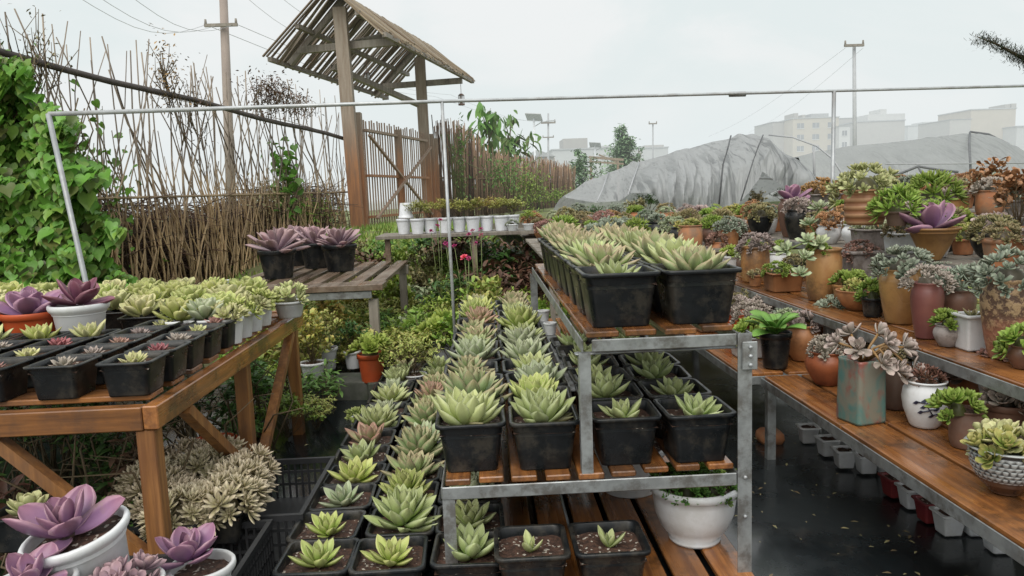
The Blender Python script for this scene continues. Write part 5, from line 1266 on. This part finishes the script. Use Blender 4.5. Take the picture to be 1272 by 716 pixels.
# ================================================================== SHADE NET TUNNELS
def netmat(name, c1, c2, dk, amt, transp):
    mt, nt, b = newmat(name)
    n1 = noise(nt, .9, 6, .6, coords(nt, (1, 1, 1.3), rand=False), .5)
    n2 = noise(nt, 3.2, 7, .55, coords(nt, (4.2, .6, .16), rand=False), .5); n3 = noise(nt, 9, 5, .6, coords(nt, (3.2, .8, .22), rand=False), .8); n4 = noise(nt, .8, 3, .5, coords(nt, (1, 1, .5), rand=False))
    c = mixc(nt, ramp(nt, n1, .3, .7), c1, c2)
    msk = math_(nt, 'MULTIPLY', ramp(nt, n4, .38, .6), ramp(nt, n2, .52, .60))  # dark streaks paint the shade of wrinkle valleys into the net colour
    c = mixc(nt, math_(nt, 'MULTIPLY', msk, amt), c, dk)
    c = mixc(nt, math_(nt, 'MULTIPLY', ramp(nt, n3, .55, .68), amt*.6), c, dk)
    nt.links.new(c, b.inputs['Base Color']); b.inputs['Roughness'].default_value = .42
    bump(nt, b, math_(nt, 'ADD', n2, math_(nt, 'MULTIPLY', n3, .5)), .7, .06)
    out = nt.nodes['Material Output']; tr = nt.nodes.new('ShaderNodeBsdfTranslucent'); nt.links.new(c, tr.inputs[0]); mx = nt.nodes.new('ShaderNodeMixShader'); mx.inputs[0].default_value = .35
    nt.links.new(b.outputs[0], mx.inputs[1]); nt.links.new(tr.outputs[0], mx.inputs[2]); tp = nt.nodes.new('ShaderNodeBsdfTransparent'); m2 = nt.nodes.new('ShaderNodeMixShader'); m2.inputs[0].default_value = transp
    nt.links.new(mx.outputs[0], m2.inputs[1]); nt.links.new(tp.outputs[0], m2.inputs[2]); nt.links.new(m2.outputs[0], out.inputs[0]); return mt
M['net'] = netmat('grey shade net', (.50, .515, .52), (.58, .595, .60), (.15, .16, .165), .65, .20)
def tunnel(label, top, bot, Yt, Yb, amp, freq, seed, back=3.0, nx=260, nr=34, mat=None, fold=((0, 1), (2000, 1)), prof=((0, 1.3), (2000, 1.3))):
    x0, x1 = top[0][0], top[-1][0]; org = atY((x0+x1)/2, 250, Yt); org.z = 0
    e = empty('shade_net_tunnel', tuple(org), 0, label, 'greenhouse'); V = []; Fc = []; C = []
    for i in range(nx+1):
        px = x0+(x1-x0)*i/nx; ty = np.interp(px, [q[0] for q in top], [q[1] for q in top]); by = np.interp(px, [q[0] for q in bot], [q[1] for q in bot])
        P0 = atY(px, by, Yb); P1_ = atY(px, ty, Yt)
        for j in range(nr+1):
            t = j/nr
            if t <= .6:
                u_ = t/.6; pw = np.interp(px, [q_[0] for q_ in prof], [q_[1] for q_ in prof]); q = P0.lerp(P1_, u_**(1+.25*pw)); q.z = P0.z+(P1_.z-P0.z)*u_; q.y = Yb+(Yt-Yb)*u_**pw
                k_ = amp*(1-u_**6)*(1-.5*u_)*np.interp(px, [q_[0] for q_ in fold], [q_[1] for q_ in fold]); ph_ = (px-(1-u_)*18)*freq+9*nz(px*.03, t*.25, 1, seed); q.y += k_*(math.sin(ph_)*.5+.5*math.sin(ph_*2.3+1)+1.1*nz(px*.13, t*.8, 1, seed+2)*2); q.z += (.07*nz(px*.03, t*3, 1, seed+5)+.03*nz(px*.1, t*5, 1, seed+7))*u_; q.y += .25*nz(px*.015, t*2, 1, seed+9)
            else:
                u_ = (t-.6)/.4; q = P1_.copy(); q.y = Yt+back*u_; q.z = P1_.z+(.0-P1_.z)*u_**1.6
            q = q-org; V.append(tuple(q)); C.append((.5, 1, .5))
    for i in range(nx):
        for j in range(nr): a = i*(nr+1)+j; Fc.append((a, a+nr+1, a+nr+2, a+1))
    mb = MB(); mb.add(V, Fc, np.array(C)); mb.build('net', mat or M['net'], e); return e, org
e1, o1 = tunnel('grey shade net draped over a low greenhouse in deep folds', [(702, 243), (730, 227), (760, 213), (800, 199), (850, 186), (890, 174), (925, 168), (948, 166), (960, 178), (980, 196), (1004, 226)],
   [(702, 246), (740, 252), (772, 250), (786, 240), (812, 240), (822, 264), (880, 268), (908, 264), (932, 238), (948, 213), (965, 226), (985, 236), (1004, 240)], 8.6, 7.5, .075, .36, 1, back=4.0, prof=((700, 1.0), (800, 1.2), (830, 3.5), (1010, 3.5)), fold=((700, .04), (800, .10), (818, .8), (845, 1.0), (885, .9), (900, .22), (1004, .15)))
ropem = surf('dark grey rope', (.10, .105, .11), (.16, .165, .17), .8, None, 20, bmp=0)
def rope(e, o, pts, rad, name='rope', mat=None):
    mb = MB(); mb.tube([atY(*q)-o for q in pts], rad, 5); mb.build(name, mat or ropem, e)
rope(e1, o1, [(908, 169, 8.3), (904, 185, 7.5), (898, 205, 7.36), (893, 255, 7.34)], .009); rope(e1, o1, [(948, 168, 8.3), (942, 182, 7.5), (934, 205, 7.36), (920, 250, 7.34)], .007)
for px_, b_ in ((742, 250), (780, 242), (822, 258)): rope(e1, o1, [(px_+14, np.interp(px_+14, [702, 760, 850, 948], [243, 213, 186, 166])-.5, 8.55), (px_+6, (np.interp(px_, [702, 760, 850, 948], [243, 213, 186, 166])+b_)/2, 7.75), (px_, b_, 7.42)], .006, 'hoop', M['farsteel'])
flapm = leafmat('dark folded net', (.13, .14, .145), (.20, .21, .215), None, dark=.5)
mb = MB(); F1 = [(953, 176), (962, 188), (975, 196), (992, 196), (1004, 226), (990, 224), (976, 214), (964, 200)]
V = [tuple(atY(px, py, 8.5+.15*math.sin(i*2.1))-o1) for i, (px, py) in enumerate(F1)]+[tuple(atY(980, 206, 8.8)-o1)]; mb.add(V, [(i, (i+1) % 8, 8) for i in range(8)], (.5, .6, .5)); mb.build('loose_flap', flapm, e1)
rope(e1, o1, [(921, 221, 7.6), (960, 222, 7.6), (1008, 222, 7.7)], .012, 'rail', M['pipe']); rope(e1, o1, [(1011, 183, 8.2), (1012, 235, 8.2)], .014, 'hoop_pole', M['farsteel'])
rope(e1, o1, [(955, 168, 9.2), (985, 171, 9), (1015, 182, 8.8), (1035, 198, 8.6), (1046, 216, 8.4)], .010, 'hoop', M['farsteel'])
netf = netmat('pale distant net', (.44, .455, .46), (.52, .535, .54), (.28, .29, .295), .45, .16)
e2, o2 = tunnel('long pale shade net tunnel across the right background', [(930, 205), (985, 196), (1010, 190), (1060, 180), (1110, 176), (1160, 170), (1205, 164), (1228, 167), (1255, 180), (1330, 206)],
   [(930, 250), (1330, 252)], 12.8, 11.2, .05, .15, 3, 4, mat=netf, prof=((900, 2.2), (1400, 2.2)), fold=((900, .2), (1100, .15), (1400, .15)))
rope(e2, o2, [(1205, 165, 12.6), (1204, 180, 11.3), (1205, 200, 10.95), (1207, 240, 10.85)], .018); rope(e2, o2, [(1205, 164, 13.4), (1228, 167, 13.4), (1250, 178, 13.4), (1272, 192, 13.2)], .02)
rope(e2, o2, [(1108, 220, 10.9), (1140, 207, 10.9), (1170, 212, 10.9), (1190, 214, 10.9)], .02, 'rope'); rope(e2, o2, [(1140, 207, 10.9), (1150, 225, 10.8)], .015, 'rope'); rope(e2, o2, [(1128, 214, 10.9), (1128, 238, 10.9)], .012, 'hoop_pole', M['farsteel'])
rope(e2, o2, [(1100, 204, 10.9), (1272, 203, 10.9)], .010, 'rope', M['farsteel'])
# dim plants and stakes inside the tunnel opening
for k, (px, py, Y, s_) in enumerate(((740, 268, 7.2, 1.2), (765, 266, 7.2, 1.3), (790, 262, 7.4, 1.4), (805, 258, 7.6, 1.5), (830, 272, 7.0, .9), (718, 264, 7.3, 1.0), (1000, 246, 8.2, 1.3), (975, 246, 8.0, 1.3), (940, 250, 7.7, 1.2))):
    p = atY(px, py, Y); bush((p.x, Y, p.z-.08), ['fine', 'fine', 'sedum'][k % 3], ['deep', 'blue', 'olive'][k % 3], s_*.8, 'dim %s plant at the mouth of the shade net tunnel, %s from the left' % (['dark leafy', 'blue grey', 'olive'][k % 3], ORD[k]), group='plants at the tunnel mouth')
o = gridsheet('planting_bed', .1, 6, 6.9, 9.8, 10, 6, lambda x, y: .58, surf('dark soil bed', (.06, .045, .03), (.09, .07, .04), .9, None, 5))

# ================================================================== BUILDINGS
HZ = [surf('hazy wall %d' % i, tuple(x*.72+.02 for x in c), tuple(x*.66+.02 for x in c), .9, None, .3, bmp=0, objvar=0) for i, c in enumerate(((.60, .53, .42), (.54, .52, .48), (.72, .72, .70), (.46, .44, .40), (.62, .63, .62)))]
winm = surf('hazy window', (.14, .15, .16), (.20, .21, .22), .5, None, 1, bmp=0); roofm = surf('hazy roof', (.30, .31, .31), (.36, .37, .37), .8, None, 1, bmp=0)
def building(label, px0, px1, pyt, Y, wm, rows=0, cols=0, side=0, extras=(), gable=False, depth=14, base=232):
    a = atY(px0, pyt, Y); b_ = atY(px1, pyt, Y); z1 = a.z; z0 = -.3; c = ((a.x+b_.x)/2, Y, 0); W = b_.x-a.x
    e = empty('building', c, 0, label, 'building'); mb = MB(); mb.box((-W/2, 0, z0), (W/2, depth, z1)); mb.build('wall', HZ[wm], e, False)
    if gable:
        mb = MB(); h = W*.22; mb.add([(-W/2-.2, -.3, z1), (W/2+.2, -.3, z1), (0, -.3, z1+h), (-W/2-.2, depth, z1), (W/2+.2, depth, z1), (0, depth, z1+h)], [(0, 1, 2), (3, 5, 4), (0, 2, 5, 3), (1, 4, 5, 2)]); mb.build('roof', roofm, e, False)
    else:
        mb = MB(); mb.box((-W/2-.2, -.2, z1), (W/2+.2, depth, z1+W*.02)); mb.build('roof', roofm, e, False)
    if rows:
        ch = W/cols; fh = 3.0
        for i in range(rows):
            for j in range(cols):
                x = -W/2+ch*(j+.5); z = z1-1.2-fh*i; w = ch*.22
                mb = MB(); mb.box((x-w, -.06, z-1.3), (x+w, -.02, z)); o = mb.build('window', winm, e, False)
                fr = MB(); fr.box((x-w-.12, -.10, z-1.5), (x+w+.12, -.0, z-1.32)); fr.box((x-.05, -.09, z-1.3), (x+.05, -.065, z)); fr.build('frame', HZ[2], o, False)
    for (nm, qx0, qx1, qy0, mt_) in extras:
        A = atY(qx0, qy0, Y+2); B = atY(qx1, qy0, Y+2); mb = MB(); kk_ = px0*.013 % .3+abs(qx1-qx0)*.02; mb.box((A.x-c[0], 2-kk_, z1-.1), (B.x-c[0], 8+kk_, A.z)); mb.build(nm, mt_, e, False)
    return e
building('cream three storey house with six windows behind the shade nets', 985, 1042, 148, 200, 0, 4, 3, extras=(('roof_shed', 1006, 1028, 142, roofm), ('water_tank', 986, 991, 141, HZ[3]), ('chimney', 996, 1000, 143, HZ[3])))
building('grey beige wing left of the cream house', 960, 984.5, 152, 206, 3)
building('white low house between the cream house and the utility pole', 1042.5, 1056, 157, 198, 2, 2, 1)
building('grey flat roofed block behind the right utility pole', 1030, 1064, 148, 230, 3)
building('pale grey block with white upper storey and roof tank', 1064, 1124, 152, 215, 1, 0, 0, extras=(('upper_storey', 1076, 1122, 143, HZ[2]), ('water_tank', 1093, 1101, 136, HZ[2])))
building('low pale block right of the one with the roof tank', 1128, 1178, 157, 250, 4, extras=(('roof_shed', 1146, 1166, 152, HZ[4]),))
building('beige stepped block lower left part of the tallest building', 1180, 1206, 149, 190, 1)
building('large beige block, tallest at the right edge', 1206.5, 1262, 137, 190, 0, extras=(('roof_shed', 1248, 1254, 130, HZ[3]), ('water_tank', 1256, 1262, 129, HZ[3])))
building('pale block cut by the right edge of the picture', 1263, 1330, 158, 185, 4)
building('long pale hall with a dark box on its roof beyond the fence', 686, 762, 187, 150, 4, extras=(('rooftop_box', 699, 729, 173, HZ[3]), ('rooftop_shed', 735, 756, 182, HZ[4])))
building('small grey gabled shed roof beyond the brushwood fence', 648, 688, 196, 90, 3, gable=True)
building('pale long low building behind the conical tree', 763, 830, 186, 180, 4, extras=(('rooftop_shed', 800, 824, 181, HZ[1]),))
e = empty('timber_arbour', tuple(atY(748, 215, 26)), 0, 'small red brown timber frame between the two distant trees', 'arbour'); mb = MB()
for (x0, z0, x1, z1) in ((-.38, -1, -.38, .55), (.55, -1, .55, .45)): mb.bar((x0, 0, z0), (x1, 0, z1), .07)
mb.build('posts', M['gatewood'], e, False); mb = MB(); mb.bar((-.45, 0, .55), (.75, 0, .42), .08); mb.bar((-.45, 0, .40), (.75, 0, .28), .06); mb.bar((-.1, 0, .62), (.5, 0, .36), .05); mb.build('beams', M['gatewood'], e, False)

# ================================================================== POLES AND WIRES
def upole(label, top, bot, Y, r0, arms, mat=M['pole']):
    a = atY(top[0], top[1], Y); b_ = atY(bot[0], bot[1], Y); bz_ = -.3; b2 = b_+(b_-a)*((bz_-b_.z)/(b_.z-a.z)) if abs(b_.z-a.z) > .1 else b_
    e = empty('utility_pole', (b2.x, Y, bz_), 0, label, 'utility pole'); mb = MB(); o = Vector((b2.x, Y, bz_)); mb.tube([b2-o, a-o], [r0, r0*.7], 10); mb.build('pole', mat, e)
    for (x0, x1, py, h) in arms:
        A = atY(x0, py, Y-.15)-o; B = atY(x1, py-(x1-x0)*.03, Y-.15)-o; mb = MB(); mb.bar(A, B, h); mb.build('crossarm', M['greywood'], e, False)
        for q in (0.04, .96):
            m3 = A.lerp(B, q); mb = MB(); mb.tube([m3, m3+Vector((0, 0, h*2.0))], [h*.5, h*.35], 6); mb.build('insulator', M['greywood'], e)
    return e
upole('thick brownish utility pole with crossarm behind the bamboo fence', (276, -40), (287, 240), 16, .11, ((254, 295, 32, .06),), surf('brown concrete pole', (.33, .27, .23), (.27, .22, .19), .8, None, 2))
upole('slim utility pole with U shaped crossarm above the shade nets', (1061, 57), (1062, 215), 28, .085, ((1049, 1073, 57, .09),), M['farsteel'])
upole('thin grey utility pole with two crossarms beyond the brushwood fence', (681, 141), (681, 205), 60, .10, ((672, 690, 153, .12), (674, 688, 171, .08)), M['farsteel'])
upole('tiny far utility pole with crossarm right of the conical tree', (811, 153), (811, 195), 75, .10, ((806, 816, 154, .12),), M['farsteel'])
def lamp(label, px, pyt, Y, w):
    p = atY(px, pyt, Y); e = empty('street_lamp', (p.x, Y, -.3), 0, label, 'street lamp'); h = p.z+.3; mb = MB(); mb.tube([(0, 0, 0), (0, 0, h)], .06, 8); mb.build('pole', M['whitefar'], e)
    mb = MB(); mb.bar((-w/2, 0, h+.1), (w/2, -.3, h+.0), w*.8, .05, up=(.3, .5, 1)); mb.build('solar_panel', M['farsteel'], e, False); mb = MB(); mb.tube([(0, 0, h-.5), (w*.5, 0, h-.25), (w*.95, 0, h-.2)], .03, 6); mb.bar((w*.8, 0, h-.2), (w*1.4, 0, h-.18), .12, .05); mb.build('lamp_head', M['farsteel'], e, False)
lamp('solar street lamp with tilted panel beyond the brushwood fence', 663, 147, 45, .9); lamp('smaller solar street lamp near the round tree', 739, 181, 70, 1.0)
def wire(label, pts, rad):
    mb = MB(); P = [atY(*q) for q in pts]; out_ = []
    for i in range(len(P)-1):
        for k in range(8): t = k/8; q = P[i].lerp(P[i+1], t); q.z -= .35*math.sin(math.pi*t); out_.append(q)
    out_.append(P[-1]); mb.tube(out_, rad, 4); o = mb.build('power_line', M['farsteel']); tag(o, label, 'power line', 'overhead wires')
wire('upper overhead wire running left from the thick utility pole', [(256, 31, 16), (90, -8, 12)], .0045); wire('middle overhead wire running left from the thick utility pole', [(272, 31, 16), (110, -12, 12)], .0045); wire('lower overhead wire running left from the thick utility pole', [(292, 30, 16), (150, -14, 12)], .0045)
wire('faint overhead wire from the thick pole towards the gate roof', [(293, 30, 16), (560, 118, 40), (675, 152, 60)], .006); wire('second faint overhead wire from the thick pole towards the gate roof', [(256, 31, 16), (540, 120, 40), (683, 152, 60)], .006)
wire('wire crossing the sky above the left part of the gate roof', [(300, -8, 14), (420, 42, 20)], .004); wire('wire close above the gate roof ridge', [(340, -10, 14), (470, 40, 20)], .004)
wire('faint wire rising to the slim pole', [(1050, 60, 28), (880, 170, 60)], .006); wire('second faint wire rising to the slim pole', [(1072, 60, 28), (930, 165, 60)], .006)

hm = bpy.data.materials.new('haze'); hm.use_nodes = True; nt = hm.node_tree; nt.nodes.clear(); out = nt.nodes.new('ShaderNodeOutputMaterial'); va = nt.nodes.new('ShaderNodeVolumeAbsorption'); va.inputs['Color'].default_value = (0, 0, 0, 1); va.inputs['Density'].default_value = .0028
ve = nt.nodes.new('ShaderNodeEmission'); ve.inputs['Color'].default_value = (.80, .855, .86, 1); ve.inputs['Strength'].default_value = .0028; vd = nt.nodes.new('ShaderNodeAddShader'); nt.links.new(va.outputs[0], vd.inputs[0]); nt.links.new(ve.outputs[0], vd.inputs[1]); nt.links.new(vd.outputs[0], out.inputs['Volume'])
mb = MB(); mb.box((-600, 7.2, -.24), (600, 700, 40)); o = mb.build('haze', hm, None, False); tag(o, kind='structure')
# ================================================================== GRASS
mb = MB(); rr = random.Random(31)
for k in range(16000):
    y = 4.6+rr.random()**.8*5.0; x = -2.9+rr.random()*3.3*(y/7)
    g = nz(x, y, 2.2, 9)
    if g < -.25: continue
    z = bankz(x, y); h = rr.uniform(.03, .085)*(1+g); a = rr.uniform(0, 6.28); d = rr.uniform(.01, .04); w = rr.uniform(.003, .006)*(y/5)
    mb.add([(x-w, y, z), (x+w, y, z), (x+math.cos(a)*d*.4, y+math.sin(a)*d*.4, z+h*.6), (x+math.cos(a)*d, y+math.sin(a)*d, z+h)], [(0, 1, 2), (1, 3, 2), (0, 2, 3)], (rr.random(), rr.uniform(.5, 1.1), .3))
o = mb.build('grass', leafmat('bright bank grass', (.20, .33, .05), (.36, .40, .10), None, transl=.2)); tag(o, 'short bright green grass on the bank below the gate', 'grass', kind='stuff')
for k, (px, py, Y, key, lm, s_) in enumerate(((445, 300, 6.0, 'leafy', 'green', .9), (400, 290, 6.6, 'fine', 'bright', 1.2), (380, 285, 6.4, 'leafy', 'bright', 1.2), (505, 300, 5.8, 'leafy', 'deep', .9), (470, 305, 5.6, 'leafy', 'green', .7), (420, 285, 7.2, 'fine', 'yellowg', 1.3), (365, 300, 5.8, 'leafy', 'green', 1.1), (490, 300, 6.1, 'leafy', 'deep', .8))):
    p = atY(px, py, Y); bush((p.x, Y, bankz(p.x, Y)-.01), key, lm, s_, f'{["leafy green", "ferny lime", "bright leafy", "dark leafy"][k % 4]} weed clump on the grass bank, {ORD[k]} in the group', group='weeds on the grass bank', zs=.8)

# ================================================================== SKY AND LIGHT
w = bpy.data.worlds.new("World"); scene.world = w; w.use_nodes = True; nt = w.node_tree
bg = nt.nodes['Background']; sky = nt.nodes.new('ShaderNodeTexSky'); sky.sky_type = 'NISHITA'; sky.sun_disc = False
SE, SR = R(52), R(200)
sky.sun_elevation = SE; sky.sun_rotation = SR; sky.air_density = 2.0; sky.dust_density = 6.0
tc = nt.nodes.new('ShaderNodeTexCoord'); mp = nt.nodes.new('ShaderNodeMapping'); mp.inputs['Scale'].default_value = (1.3, 1.3, 3.0); nt.links.new(tc.outputs['Generated'], mp.inputs[0])
n1 = noise(nt, 2.2, 6, .55, mp.outputs[0], .3)
cloud = mixc(nt, ramp(nt, n1, .40, .60), (8.0, 8.75, 8.8), (9.5, 9.5, 9.5))
c = mixc(nt, .93, sky.outputs[0], cloud)
nt.links.new(c, bg.inputs['Color']); bg.inputs['Strength'].default_value = 0.10
sd = bpy.data.lights.new('sun', 'SUN'); sd.energy = 2.3; sd.angle = R(50); sd.color = (1, .97, .92); so = bpy.data.objects.new('sun', sd); col.objects.link(so)
so.rotation_euler = (R(90)-SE, 0, R(180)-SR + R(0)); 
scene.view_settings.view_transform = 'Standard'; scene.view_settings.look = 'None'; scene.view_settings.exposure = 0; scene.view_settings.gamma = 1
scene.render.engine = 'CYCLES'
